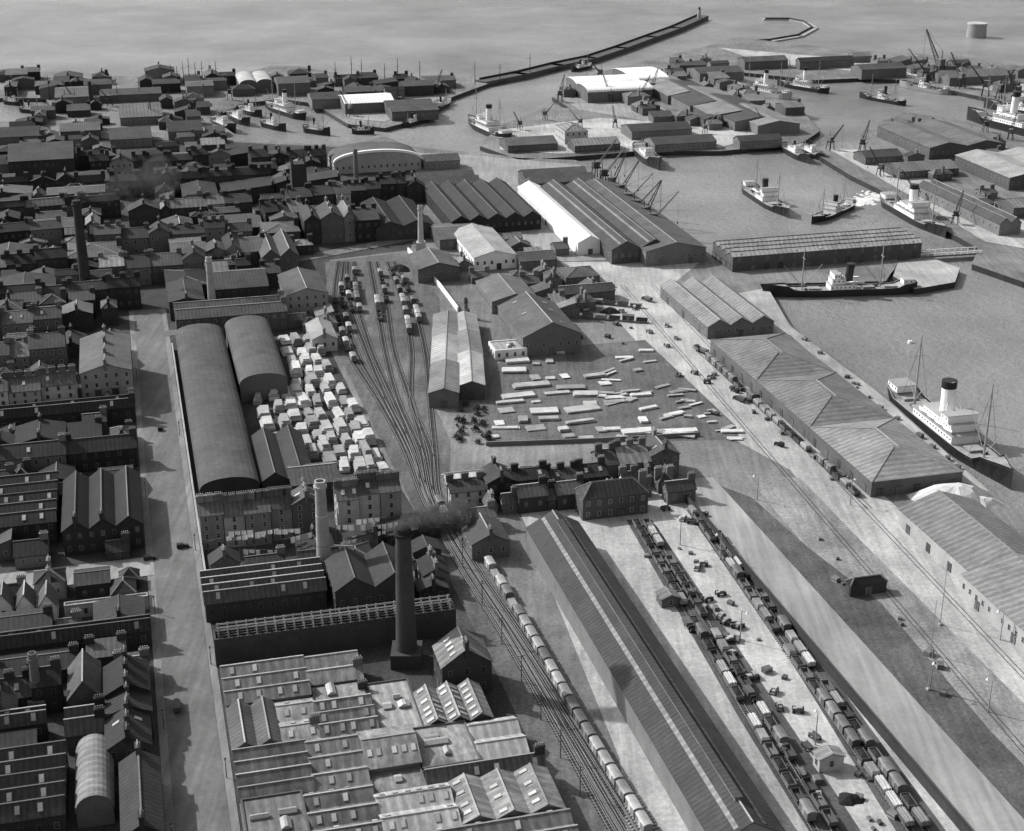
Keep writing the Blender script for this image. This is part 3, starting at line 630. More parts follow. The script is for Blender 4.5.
def plume(b,n,step,r0,dr,rise,dens,label):
    m=MB()
    for i in range(n):
        q=Vector((.2+i*step,R.uniform(-.8,.8)*(1+r0*.2),r0+i*rise+R.uniform(-.7,.7)*r0)); rr=r0+i*dr*R.uniform(.7,1.2)
        k=len(m.v)
        for v in sph.vertices:
            nn=1+.22*sin(v.co.x*7+i)*cos(v.co.y*6+i*2)+.15*sin(v.co.z*11+i)+.1*sin(v.co.x*17+v.co.z*13+i); m.v.append(tuple(q+v.co*rr*nn))
        for p in sph.polygons: m.f.append(tuple(k+x for x in p.vertices)); m.m.append(0)
    key='smoke%g'%dens
    sm=bpy.data.materials.new('smoke'); sm.use_nodes=True; nt=sm.node_tree; nt.nodes.remove(nt.nodes['Principled BSDF'])
    pv=nt.nodes.new('ShaderNodeVolumePrincipled'); pv.inputs['Color'].default_value=(.15,.15,.15,1); pv.inputs['Density'].default_value=dens
    nt.links.new(pv.outputs[0],nt.nodes['Material Output'].inputs['Volume']); MT[key]=sm
    tag(m.build('smoke_plume',key,None,b),label,'smoke')
plume(smoke_at,16,1.05,1.6,.2,.12,.6,'black smoke drifting right from the great chimney top')
plume(sm2,18,2.4,1.6,.42,.5,.07,'grey smoke drifting right from the tall black left chimney')
plume(sm3,12,1.6,1.2,.3,.4,.09,'thin grey smoke drifting from the thin grey chimney')
# ---------------- ships
def ship(label,stern,bow,hull='hull_black',style='cargo',wr=.135,name='steamship',cat='ship',fb=4.,wash=False,vs=1.):
    a=g(*stern,WL);b=g(*bow,WL); d=b-a; L=d.length; B_=max(L*wr,4.5); c=(a+b)/2
    t=thing(name,label,cat,c,atan2(d.y,d.x)); k=L/80; fb=fb*max(k,.45); t.scale=(1,1,vs)
    N_=22; st=[]
    for i in range(N_+1):
        q=i/N_; x=-L/2+L*q
        f=1.
        if q<.15: f=sqrt(max(.0,1-((.15-q)/.15)**2*.75))
        if q>.7: f=max(.0,1-((q-.7)/.3)**2.2)
        fw=f if q<.6 else max(.0,1-((q-.6)/.4)**1.6)
        if q<.12: fw*=.55+.45*q/.12
        zz=fb*(1+.35*max(0,(q-.6)/.4)**2+.18*max(0,(.3-q)/.3)**2)
        if q>.86: zz+=fb*.45
        if q<.12: zz+=fb*.35
        st.append((x+ (L*.02 if q==1 else 0),f*B_/2,fw*B_/2*.96,zz))
    m=MB()
    for (x0,f0,w0,z0),(x1,f1,w1,z1) in zip(st[:-1],st[1:]):
        for s in (-1,1):
            m.face([(x0,s*w0,-2),(x1,s*w1,-2),(x1,s*w1,.25),(x0,s*w0,.25)],0)
            m.face([(x0,s*w0,.25),(x1,s*w1,.25),(x1,s*f1,z1),(x0,s*f0,z0)],1)
            m.face([(x0,s*f0,z0),(x1,s*f1,z1),(x1,s*f1*.94,z1),(x0,s*f0*.94,z0)],2)
    x,f,w_,z=st[0]; m.face([(x,-w_,-2),(x,w_,-2),(x,w_,.25),(x,f,z),(x,-f,z),(x,-w_,.25)],1)
    m.build('hull',['brown_wood',hull,'grey_paint'],t)
    m=MB()
    for (x0,f0,w0,z0),(x1,f1,w1,z1) in zip(st[:-1],st[1:]):
        e=.75*max(k,.5); m.face([(x0,-f0*.96,z0-e),(x1,-f1*.96,z1-e),(x1,f1*.96,z1-e),(x0,f0*.96,z0-e)])
    m.build('deck','deck_wood',t)
    dz=fb-.75*max(k,.5)
    def house(x,l,w,h,z,nm='deck_house',mt='white_paint'):
        m=MB(); m.box(x,0,z,l,w,h,0); m.box(x,0,z+h,l*1.06,w*1.08,.18,1)
        nn=max(2,int(l/2.2))
        for i in range(nn):
            for s in (-1,1): m.box(x-l/2+l*(i+.5)/nn,s*(w/2),z+h*.45,.7,.1,.7,2)
        m.build(nm,[mt,'grey_paint','glass'],t)
    def mast(x,h):
        m=MB(); m.cyl((x,0,dz),(x,0,dz+h),.42*max(k,.8),.2*max(k,.8),8); m.cyl((x,-h*.09,dz+h*.7),(x,h*.09,dz+h*.7),.14,.14,5)
        mo=m.build('mast','grey_paint',t)
        for s in (-1,1):
            m=MB(); m.cyl((x+s*.3,0,dz+2*k),(x+s*h*.42,s*.4,dz+h*.55),.18,.12,5); m.build('derrick','grey_paint',mo)
            m=MB(); m.cyl((x,0,dz+h*.9),(x-1,s*B_*.45,dz),.06,.06,4); m.build('stay','dark_metal',mo)
    def hatch(x,l):
        m=MB(); m.box(x,0,dz,l,B_*.45,.9*max(k,.5),0); m.box(x,0,dz+.9*max(k,.5),l*.94,B_*.42,.12,1); m.build('hatch',['grey_metal','deck_wood'],t)
    def winch(x,y):
        m=MB(); m.box(x,y,dz,1.4,1.8,1.1); m.cyl((x,y-1.3,dz+.8),(x,y+1.3,dz+.8),.35,.35,8); m.build('winch','dark_metal',t)
    def funnel(x,z,h,r,mt='dark_metal'):
        m=MB(); m.cyl((x,0,z),(x-h*.06,0,z+h),r,r*.95,18,0); m.cyl((x-h*.06,0,z+h*.78),(x-h*.06,0,z+h+.15),r*1.03,r*1.03,18,1); m.build('funnel',[mt,'hull_black'],t)
        for s in (-1,1): m=MB(); m.cyl((x+r*1.6,s*r,z),(x+r*1.6,s*r,z+h*.4),.25,.25,6); m.cyl((x+r*1.6,s*r,z+h*.4),(x+r*1.6+.7,s*r,z+h*.4+.3),.3,.5,8); m.build('vent_cowl','white_paint',t)
    if style=='cargo':
        house(0,L*.17,B_*.82,2.4*k+.6,dz); house(L*.03,L*.09,B_*.7,2.3*k+.5,dz+2.4*k+.8); house(L*.045,L*.04,B_*.85,2*k+.4,dz+4.7*k+1.5,'bridge')
        funnel(-L*.045,dz+2.4*k+.8,9*k+1,1.9*k+.2); mast(L*.26,22*k+2); mast(-L*.26,22*k+2)
        for x in (L*.18,L*.34,-L*.18,-L*.33): hatch(x,L*.08)
        winch(L*.24,2);winch(-L*.24,-2)
        house(-L*.44,L*.07,B_*.5,2.2*k+.3,fb*1.25)
    elif style=='liner':
        house(-L*.02,L*.34,B_*.86,2.6*k+.5,dz); house(0,L*.24,B_*.74,2.5*k+.4,dz+2.6*k+.7); house(L*.08,L*.06,B_*.9,2.2*k+.4,dz+5.1*k+1.3,'bridge')
        funnel(-L*.02,dz+5.1*k+1.2,10*k+1,2.5*k,'white_paint'); mast(L*.3,24*k+2); mast(-L*.3,24*k+2)
        for x in (L*.22,L*.36,-L*.24,-L*.36): hatch(x,L*.06)
        winch(L*.27,2);winch(-L*.27,-2)
        house(-L*.43,L*.09,B_*.6,2.4*k,fb*1.25)
    else:
        house(-L*.08,L*.3,B_*.5,2.4,dz); house(L*.03,L*.08,B_*.45,2.2,dz+2.5,'wheel_house'); funnel(-L*.08,dz+2.4,4.5,.9); mast(L*.26,11); mast(-L*.3,8)
        hatch(L*.18,L*.08)
    nb=2 if style!='liner' else 4
    if style!='boat':
        for i in range(nb):
            for s in (-1,1):
                m=MB(); x=-L*.1+i*L*.07*(1 if nb==4 else .9); z=dz+2.9*k+1.2; l=3.2*max(k,.6)
                ring=[(-l,.05,.9),(-l*.6,.7,.75),(0,.95,.65),(l*.6,.7,.75),(l,.05,.9)]
                for p,q in zip(ring[:-1],ring[1:]):
                    for ss in (-1,1): m.face([(p[0],ss*p[1],p[2]),(q[0],ss*q[1],q[2]),(q[0]*.85,0,-.2),(p[0]*.85,0,-.2)])
                    m.face([(p[0],-p[1],p[2]),(q[0],-q[1],q[2]),(q[0],q[1],q[2]+.15),(p[0],p[1],p[2]+.15)])
                m.build('lifeboat','white_paint',t,(x,s*B_*.44,z))
    if wash:
        m=MB()
        for i in range(320):
            q=R.random()**.8; x=-L*.4-q*L*.85; y=R.gauss(0,B_*(.2+.28*q)); r=R.uniform(.5,2.)*(1.15-.5*q); n=7; z=.05+i*.0005
            m.face([(x+r*1.6*cos(2*pi*j/n)*R.uniform(.7,1.2),y+r*sin(2*pi*j/n)*R.uniform(.7,1.2),z) for j in range(n)])
        o=m.build('wake','foam',None,c,atan2(d.y,d.x)); tag(o,'white churned wake behind the moving steamer','wake',None,'stuff')
ship('largest steamer with white funnel moored beside the hip roofed sheds',(893,396),(1008,488),'hull_black','liner',.15)
ship('black hulled cargo steamer moored along the front of the jetty shed',(915,292),(765,297),'hull_black','cargo',.12)
ship('cargo steamer lying in midstream left of the moving steamer',(746,190),(788,218),'hull_black','cargo',.18)
ship('dark steamer under way pulling a white wake',(852,206),(812,224),'hull_black','cargo',.19,wash=True)
ship('cargo steamer moored beside the right hand quay shed',(884,203),(944,238),'hull_black','liner',.16)
ship('left of two coasters lying off the end of the central mole',(784,150),(808,164),'hull_black','boat',.2,fb=7)
ship('right of two coasters lying off the end of the central mole',(800,150),(824,162),'hull_black','boat',.2,fb=7)
ship('coaster lying among the dockside cranes',(638,152),(658,170),'hull_black','boat',.22,fb=7)
ship('steamer with pale upperworks turning off the mole head',(508,142),(469,124),'hull_black','liner',.18,vs=1.15)
ship('pale steamer lying in the old harbour basin',(304,120),(266,108),'hull_black','liner',.18,vs=1.2)
ship('left of two white steamers moored in the far basin',(790,100),(738,90),'grey_paint','liner',.17,vs=1.35)
ship('right of two white steamers moored in the far basin',(828,94),(778,86),'hull_black','liner',.17,vs=1.35)
ship('steamer moored at the far right sea wall quay',(948,95),(900,87),'grey_paint','cargo',.14,vs=1.35)
ship('large steamer in the basin at the right edge',(1054,142),(968,120),'hull_black','liner',.14,vs=1.3)
ship('second steamer behind the large one at the right edge',(1060,122),(985,108),'hull_black','cargo',.14,vs=1.3)
ship('cargo steamer lying near the upper wide shed basin',(905,106),(860,98),'hull_black','cargo',.15,vs=1.3)
for i,(s,b) in enumerate([((214,124),(236,134)),((230,118),(250,127)),((240,112),(262,118)),((262,126),(286,132)),((304,132),(330,136))]):
    ship(f'{od(i+1)} small trawler from the left in the inner harbour huddle',s,b,'hull_black','boat',.22,name='trawler',cat='boat',fb=7,vs=1.2)
for i,(s,b) in enumerate([((434,112),(450,104)),((404,128),(424,122)),((352,134),(374,134))]):
    ship(['trawler moored at the tip of the north spit','trawler moored at the south side of north spit','trawler lying off the arched hall'][i],s,b,'hull_black','boat',.22,name='trawler',cat='boat',fb=7)
for i,(s,b) in enumerate([((4,104),(24,106)),((20,112),(44,114))]): ship(['trawler at the back of the extreme left basin','trawler at the front of the extreme left basin'][i],s,b,'hull_black','boat',.22,name='trawler',cat='boat',fb=7)
ship('small tug off the inner side of the long breakwater',(572,72),(592,68),'hull_black','boat',.22,name='tug',cat='boat',fb=7)
t=thing('mooring_buoy','pale mooring buoy floating beyond the quay sheds','buoy',g(910,343,WL)); m=MB(); m.cyl((0,0,-.5),(0,0,1.2),1.2,1.,12); m.build('float','white_paint',t); m=MB(); m.cyl((0,0,1.2),(0,0,2),.15,.15,6); m.build('ring_post','dark_metal',t)
mk=[(x,84+R.randint(-2,3)) for x in (172,178,184,190,196,203,210,217,336,352,362,385,398,420)]
for i,(px,py) in enumerate(mk):
    nm='left' if i<8 else 'right'
    t=thing('flag_mast',f'{od(i+1 if i<8 else i-7)} bare mast from the left in the {nm} cluster by north shore','mast',g(px,py),0,'bare masts along the north shore')
    hh=R.uniform(15,24); m=MB(); m.cyl((0,0,0),(0,0,hh),.4,.2,6); m.build('pole','dark_metal',t); m=MB(); m.cyl((-2,0,hh*.7),(2,0,hh*.7),.13,.13,5); m.build('yard','dark_metal',t)
for i,(px,py) in enumerate([(50,100),(66,106),(84,112),(100,104),(118,102),(140,100),(170,106),(188,112),(455,90),(475,84),(500,80),(530,74)]):
    t=thing('harbour_mast',f'{od(i+1)} thin harbour mast from the left between old basin and breakwater root','mast',g(px,py),0,'thin harbour masts')
    hh=R.uniform(10,20); m=MB(); m.cyl((0,0,0),(0,0,hh),.35,.18,6); m.build('pole','dark_metal',t); m=MB(); m.cyl((-1.6,0,hh*.75),(1.6,0,hh*.75),.13,.13,5); m.build('yard','dark_metal',t)
def heap(name,label,cat,p,r,h,mt,group=None):
    t=MB(); n=20; rings=[(1,0),(.75,.35),(.45,.75),(.15,1)]
    def pt(j,i):
        rr,zz=rings[j]; a=2*pi*(i%n)/n; q=1+.15*sin(3*a+p.x)+.08*sin(7*a); return (rr*r*q*cos(a),rr*r*q*.8*sin(a),zz*h*(1+.12*sin(2*a+j)) if j<3 else h)
    for j in range(3):
        for i in range(n): t.face([pt(j,i),pt(j,i+1),pt(j+1,i+1),pt(j+1,i)])
    t.face([pt(3,i) for i in range(n)])
    return tag(t.build(name,mt,None,p),label,cat,group)
heap('sand_heap','pale sand heap at the quay corner between steamer bow and grey shed','heap',g(955,500,0),14,6,'sand')
heap('sand_heap','smaller pale sand heap right of the larger one at the quay corner','heap',g(982,505,0),7,3,'sand')
heap('coal_heap','black coal heap beside the sidings above the timber yard','heap',g(610,312,0),5,2.4,'coal')
heap('coal_heap','black coal heap by the bottom end of the goods yard','heap',g(850,800,0),3.5,1.8,'coal')
heap('coal_heap','black coal heap at the far end of the railway yard','heap',g(400,270,0),6,3,'coal')
# ---------------- cranes
def crane(label,px,py,rz,sc=1.):
    t=thing('dock_crane',label,'crane',g(px,py),rz,'dockside cranes')
    t.scale=(sc,sc,sc)
    for a in (-1,1):
        for b in (-1,1):
            m=MB(); m.cyl((a*2.6,b*2.6,0),(a*1.8,b*1.8,7),.4,.35,5); m.build('leg','dark_metal',t)
    m=MB(); m.box(0,0,7,5,5,.8); m.build('platform','dark_metal',t)
    m=MB(); m.box(-.5,0,7.8,4.5,3.2,3.4); m.box(-.5,0,11.2,5,3.6,.3,1); m.build('cabin',['brown_wood','mid_roof'],t)
    m=MB(); e=Vector((15,0,25))
    for s in (-1,1): m.cyl((1.5,s*1.4,9),e+Vector((0,s*.25,0)),.36,.24,5)
    for i in range(9):
        q=i/9; q2=(i+1)/9; f=lambda q,s:Vector((1.5,s*1.4,9)).lerp(e+Vector((0,s*.25,0)),q)
        m.cyl(f(q,-1),f(q2,1),.14,.14,4); m.cyl(f(q,1),f(q,-1),.14,.14,4)
    jo=m.build('jib','dark_metal',t)
    m=MB(); m.cyl(e,(15,0,6),.07,.07,4); m.box(15,0,5,.6,.6,1.2); m.build('hoist_rope','dark_metal',jo)
    m=MB(); m.cyl((-1.5,0,11.4),(-1.5,0,16),.3,.2,5); m.cyl((-1.5,0,16),e,.08,.08,4); m.build('mast','dark_metal',t)
for i,(x,y) in enumerate([(598,178),(606,186),(614,194),(622,202),(630,211),(638,218),(647,225),(654,232)]):
    crane(f'{od(i+1)} crane from the far end of the row on the crane quay',x-2,y,R.uniform(-.4,1.4),.95)
for i,(x,y) in enumerate([(560,100),(600,78),(610,100),(640,100),(652,92)]): crane(f'{od(i+1)} crane from the left on the island quay tip',x,y+2,R.uniform(0,3),.8)
for i,(x,y) in enumerate([(925,86),(938,84),(960,92),(985,100),(1000,104),(1016,106)]): crane(f'{od(i+1)} crane from the left on the far right basin quays',x,y-4,R.uniform(0,6),1.1 if i!=1 else 1.6)
for i,(x,y) in enumerate([(862,150),(830,148)]): crane(['crane at the right of the narrow upper end of the right quay','crane at the very tip of the right quay'][i],x,y+2,R.uniform(0,6),.8)
for i,(x,y) in enumerate([(520,130),(545,120),(580,128),(615,128),(705,134),(765,130)]): crane(f'{od(i+1)} small crane from the left on the central mole',x,y,R.uniform(0,6),.6)
for i,(x,y) in enumerate([(880,176),(915,200),(955,224),(985,132),(1010,140)]): crane(f'{od(i+1)} crane from the left on the right hand quay edge',x,y,R.uniform(1,4),.7)
for i,(x,y) in enumerate([(75,106),(110,106),(150,120),(195,110),(230,100),(350,116),(400,108),(436,94)]): crane(f'{od(i+1)} crane from the left on the north spit quays',x,y,R.uniform(0,6),.75)
# ---------------- railway
def catmull(pts,n=6):
    out=[]
    P_=[pts[0]*2-pts[1]]+pts+[pts[-1]*2-pts[-2]]
    for i in range(1,len(P_)-2):
        for k in range(n):
            t=k/n; a,b,c,d=P_[i-1:i+3]
            out.append(.5*((2*b)+(c-a)*t+(2*a-5*b+4*c-d)*t*t+(3*b-a-3*c+d)*t**3))
    out.append(pts[-1]); return out
def track(label,px,grp='railway tracks',world=False,emb=False):
    W_=px if world else catmull([g(x,y) for x,y in px])
    t=thing('railway_track',label,'railway track',(0,0,0),0,grp)
    for s in (-1,1):
        m=MB(); pr=None
        for i,p in enumerate(W_):
            d=(W_[min(i+1,len(W_)-1)]-W_[max(i-1,0)]).normalized(); n=Vector((-d.y,d.x,0)); q=p+n*s*.75
            cur=[q-n*.07,q+n*.07]; zb,z=(.2,.38) if not emb else (.15,.27)
            if pr: 
                m.face([(pr[0].x,pr[0].y,z),(cur[0].x,cur[0].y,z),(cur[1].x,cur[1].y,z),(pr[1].x,pr[1].y,z)])
                for j in (0,1): m.face([(pr[j].x,pr[j].y,zb),(cur[j].x,cur[j].y,zb),(cur[j].x,cur[j].y,z),(pr[j].x,pr[j].y,z)])
            pr=cur
        m.build('rail','rail_steel' if not emb else 'dark_metal',t)
    if not emb:
        m=MB(); acc=0
        for a,b in zip(W_[:-1],W_[1:]):
            d=b-a; l=d.length
            while acc<l:
                q=a+d*(acc/l); m.box(q.x,q.y,.1,.3,2.5,.12,0,atan2(d.y,d.x)); acc+=1.2
            acc-=l
        o=m.build('sleepers','sleeper',t); o['kind']='stuff'
    return W_
yt=[]
offs=[0,.1,.22,.3,.5,.62,.84,1.]
for i in range(8):
    f=offs[i]; e=R.uniform(-3,3)
    yt.append(track(f'{od(i+1)} track from the left across the fan shaped railway yard',[(338+58*f+e,262),(334+80*f+e,300),(348+76*f-e*.5,350),(378+(52 if i%2 else 40)*f,400),(405+30*f,450),(424+16*f,500),(456+16*f,560),(506+20*f,640),(557+30*f,730),(612+43*f,830),(665+50*f,920)]))
def straight(label,a,b,emb=False): return track(label,[g(*a),g(*a).lerp(g(*b),.5),g(*b)],world=True,emb=emb)
T2=straight('track beside the right wall of the long goods shed',(832,860),(634,522))
T2b=straight('second track out from the right wall of the long goods shed',(852,860),(643,520))
T3=straight('inner track beside the grey station road',(930,860),(692,512))
T3b=straight('outer track beside the grey station road',(946,860),(699,510))
for i,o in enumerate((0,30)):
    straight(['left','right'][i]+' rails sunk in the wide dock road',(1040+o*2.4,770),(622+o,285),True)
ua,ub_=rectof((872,482),(785,333),6)[2:]
T7=track('siding along the left wall of the three quay sheds',[wu(QV-4.5,ua-8),wu(QV-4.5,(ua+ub_)/2),wu(QV-4.5,ub_+8)],world=True,emb=True)
# ---------------- wagons
def f_body(m,kind):
    if kind=='open':
        for s in (-1,1): m.box(0,s*1.12,1.1,5.2,.12,1.1); m.box(s*2.55,0,1.1,.12,2.12,1.1)
        m.box(0,0,1.0,5.2,2.3,.15)
    elif kind=='van':
        m.box(0,0,1.0,5.4,2.4,2.3)
        pr=[(-1.3,3.3),(-.8,3.6),(0,3.75),(.8,3.6),(1.3,3.3)]
        for a,b in zip(pr[:-1],pr[1:]): m.face([(-2.8,a[0],a[1]),(2.8,a[0],a[1]),(2.8,b[0],b[1]),(-2.8,b[0],b[1])],1)
        for s in (-2.8,2.8): m.face([(s,y,z) for y,z in pr]+[(s,1.3,3.28),(s,-1.3,3.28)],1)
        for s in (-1,1): m.box(0,s*1.22,1.15,1.5,.08,1.9,1)
def wagon(pos,rz,kind,load,label,grp,near=True):
    t=thing('railway_wagon',label,'wagon',pos,rz,grp)
    if kind=='open':
        inst('body',shared('open_body'+load,lambda m:f_body(m,'open'),['brown_wood' if load!='sheet' else 'grey_metal']),t)
        if load=='coal': inst('load',shared('coal_load',lambda m:(m.box(0,0,1.2,4.9,2.1,.7),m.box(.3,0,1.9,4,1.6,.45,0,0,.4)),['coal']),t)
        if load=='timber': inst('load',shared('timber_load',lambda m:[m.box(0,-.85+.42*i,1.2,5.6,.36,1.3+.2*(i%2)) for i in range(5)],['timber']),t)
        if load=='sheet': inst('tarpaulin',shared('tarp_load',lambda m:(m.box(0,0,2.1,5.3,2.4,.5,0,0,.8)),['grey_metal']),t)
    else:
        vm={'pale':('grey_metal','pale_roof'),'dark':('brown_wood','mid_roof')}[load]
        inst('body',shared('van_body'+load,lambda m:f_body(m,'van'),list(vm)),t)
    if near:
        inst('underframe',shared('underframe',lambda m:(m.box(0,0,.7,5.3,1.8,.28),[m.cyl((s*2.65,y,.9),(s*3.05,y,.9),.2,.22,8) for s in (-1,1) for y in (-.8,.8)]),['dark_metal']),t)
        for s in (-1,1):
            inst('wheelset',shared('wheelset',lambda m:(m.cyl((0,-1,.5),(0,1,.5),.08,.08,6),m.cyl((0,.68,.5),(0,.82,.5),.48,.48,14),m.cyl((0,-.82,.5),(0,-.68,.5),.48,.48,14)),['dark_metal']),t,(s*1.45,0,.36))
def train(W_,s0,n,desc,kinds,grp,gap=.02,pitch=6.5):
    segs=[];tot=0
    for a,b in zip(W_[:-1],W_[1:]): segs.append((tot,a,b)); tot+=(b-a).length
    i=0; s=s0
    while i<n and s<tot:
        for t0,a,b in segs:
            l=(b-a).length
            if t0<=s<t0+l:
                p=a.lerp(b,(s-t0)/l); rz=atan2((b-a).y,(b-a).x)
                k,ld=R.choice(kinds)
                wagon((p.x,p.y,0),rz,k,ld,f'{od(i+1)} {"covered van" if k=="van" else "open wagon"} {desc}' ,grp,p.y<620)
                break
        i+=1; s+=pitch*(1 if R.random()>gap else 2.2)
OP=[('open','coal'),('open',''),('open','coal'),('open','timber'),('open','sheet'),('van','dark'),('open','')]
rk=catmull([g(650,840),g(616,785),g(578,722),g(540,655),g(508,600),g(488,566)])
train(rk,4,30,'from the bottom in the rake left of the long goods shed',[('van','pale'),('van','dark'),('van','pale'),('open','sheet'),('van','pale')],'wagons left of the long goods shed',0)
train(T2,16,34,'from the bottom in the rake along the goods shed wall',OP,'wagons along the goods shed wall',.05)
train(T2b,14,30,'from the bottom in the second rake outside the goods shed',OP,'wagons in the second rake outside the goods shed',.15)
train(T3,14,40,'from the bottom in the rake beside the station road',OP,'wagons beside the station road',.04)
train(T3b,14,22,'from the bottom in the outer rake by station road',OP,'wagons in the outer rake by the station road',.15)
train(T7,12,24,'from the near end of the quay shed siding',[('open','coal'),('van','dark'),('open','sheet')],'wagons on the quay shed siding',.12)
for i in range(8):
    train(yt[i],8+R.random()*70,R.randint(4,10),f'from the far end on yard track {ORD[i+1]} from left',[('open','coal'),('van','dark'),('open',''),('van','dark'),('van','pale')],'wagons in the railway yard',.4)
yy=catmull([g(472,552),g(448,520),g(432,495)])
train(yy,3,6,'from the near end at the throat of the yard',OP,'wagons at the yard throat')
straight('short siding behind the timber yard',(648,323),(580,318))
train([g(646,323),g(582,318)],2,5,'from the right on the short siding behind timber yard',OP,'wagons behind the timber yard')
straight('second short siding behind the timber yard',(640,308),(590,303))
train([g(640,308),g(590,303)],2,4,'from the right on the second short siding',OP,'wagons on the second short siding behind the timber yard')
# ---------------- timber stacks
def timber(pos,rz,sx,sy,sz,label,grp,tall=False):
    t=thing('timber_stack',label,'timber stack',pos,rz,grp)
    m=MB(); n=max(2,int(sz/.45)); 
    for i in range(n):
        q=i/n; m.box(R.uniform(-.25,.25),R.uniform(-.2,.2)+(q*sy*.1 if tall else 0),.3+i*sz/n,sx*(1-(.6*max(0,q-.3) if tall else .03*i))*R.uniform(.93,1),sy*(1-.06*q)*R.uniform(.92,1),sz/n-.06,0,R.uniform(-.03,.03))
    m.build('planks','timber',t)
    m=MB()
    for q in (-.35,0,.35): m.box(sx*q,0,0,.4,sy,.3)
    m.build('bearers','brown_wood',t)
yrows=[349,356,364,371,379,387,395,404,412,421,430,438]
for ri,y in enumerate(yrows):
    x0=502-max(0,(y-380))*.25+R.uniform(-3,5); xe=[568,560,590,580,600,612,612,640,628,645,700,620][ri]; x=x0; k=0
    while x<xe:
        s=.924*(y+206)/H; l=R.choice([4,6,9,11,15])*R.uniform(.8,1.1)
        if R.random()<.76:
            k+=1
            timber(g(x+l*s/2,y+R.uniform(-3,3)),GA+R.uniform(-.16,.16)-.1,l,R.uniform(2.2,6.5),R.uniform(.3,1.1),f'{od(k)} timber stack from left in {od(len(yrows)-ri)} row from near, large yard','flat timber stacks in the large yard')
        x+=(l+R.uniform(.4,6))*s
for i in range(48):
    x,y=R.uniform(600,740),0; y=R.uniform(350,440)
    if x>640 and y<345+(x-640)*.85: y=345+(x-640)*.85+R.uniform(3,20)
    y=min(y,440); timber(g(x,y),GA+R.uniform(-.6,.6),R.uniform(3,10),R.uniform(.8,3),R.uniform(.3,.8),f'{od(i+1)} loose plank pile scattered towards the dock road','loose plank piles near the dock road')
la=[]
def lrow(x0,y0,x1,y1,n):
    la.append(1)
    for k in range(n):
        f=k/(n-1); px=x0+(x1-x0)*f+R.uniform(-2,2); py=y0+(y1-y0)*f+R.uniform(-1.5,1.5)
        timber(g(px,py),GA+R.uniform(-.1,.1),R.uniform(3.4,5.6),R.uniform(7.,11.),R.uniform(1.4,4.2),f'{od(k+1)} tall timber stack from far end in line {ORD[len(la)]} of left yard','tall timber stacks in the left yard',True)
lrow(286,342,298,386,5); lrow(297,342,312,386,5); lrow(308,342,324,386,5); lrow(319,352,332,386,3)
lrow(258,402,275,440,4); lrow(271,398,292,440,4); lrow(284,394,312,456,6); lrow(297,392,330,462,7); lrow(311,392,345,468,7); lrow(326,392,360,470,7); lrow(340,392,372,470,7); lrow(352,410,384,472,5)
# ---------------- laundry
for i,(x,y,z,n) in enumerate([(250,562,9,6),(272,560,10,5),(352,552,9,5),(372,548,10,5),(388,545,7,4),(262,566,5,6),(352,556,5,4),(225,562,8,5),(300,560,8,5),(240,564,11,5),(370,552,6,6),(290,562,11,4)]):
    p=g(x,y); t=thing('washing_line',f'{od(i+1)} washing line of white sheets below the tenements','washing line',p,GA+R.uniform(-.3,.3),'washing lines below the tenements')
    for s in (-1,1): m=MB(); m.cyl((s*n*1.,0,0),(s*n*1.,0,z+1),.1,.08,5); m.build('pole','brown_wood',t)
    m=MB(); m.cyl((-n*1.,0,z+.9),(n*1.,0,z+.9),.03,.03,4); m.build('line','grey_paint',t)
    for k in range(n):
        if R.random()<.15: continue
        w=R.uniform(1.2,1.9);hh=R.uniform(1.2,2.2); x0=-n*1.+n*2.*(k+.5)/n; m=MB()
        for q in range(4): 
            a=x0-w/2+w*q/4;b=a+w/4; m.face([(a,.1*sin(q*2),z+.9),(b,.1*sin(q*2+2),z+.9),(b,.25*sin(q*2+2),z+.9-hh),(a,.25*sin(q*2),z+.9-hh)])
        m.build('sheet','cloth',t)
# ---------------- walls
def wall(name,label,pts,h,w,mt,cap='stone_wall',cat='wall'):
    W_=[g(*p) if len(p)==2 else p for p in pts]; t=thing(name,label,cat,W_[0])
    m=MB();m2=MB()
    for a,b in zip(W_[:-1],W_[1:]):
        d=b-a; c=(a+b)/2-W_[0]; m.box(c.x,c.y,-.2,d.length,w,h+.2,0,atan2(d.y,d.x)); m2.box(c.x,c.y,h,d.length,w+.15,.15,0,atan2(d.y,d.x))
    m.build('wall',mt,t); m2.build('coping',cap,t)
wall('boundary_wall','whitewashed wall slanting along the right side of the railway yard',[(408,252),(440,288),(458,312)],2.4,.6,'white_wall','white_wall')
wall('boundary_wall','long dark wall between wagons and grey station road',[gp(VW,ur0),gp(VW,ur1)],3,.6,'soot_brick','soot_brick')
wall('boundary_wall','low brick wall along the near side of the large timber yard',[(486,446),(600,442),(700,436)],1.6,.4,'brick','brick')
wall('boundary_wall','dark brick wall along the right pavement of the left street',[wu(VS+9.1,uv(g(165,350))[1]),wu(VS+9.1,uv(g(205,600))[1])],3,.5,'brick')
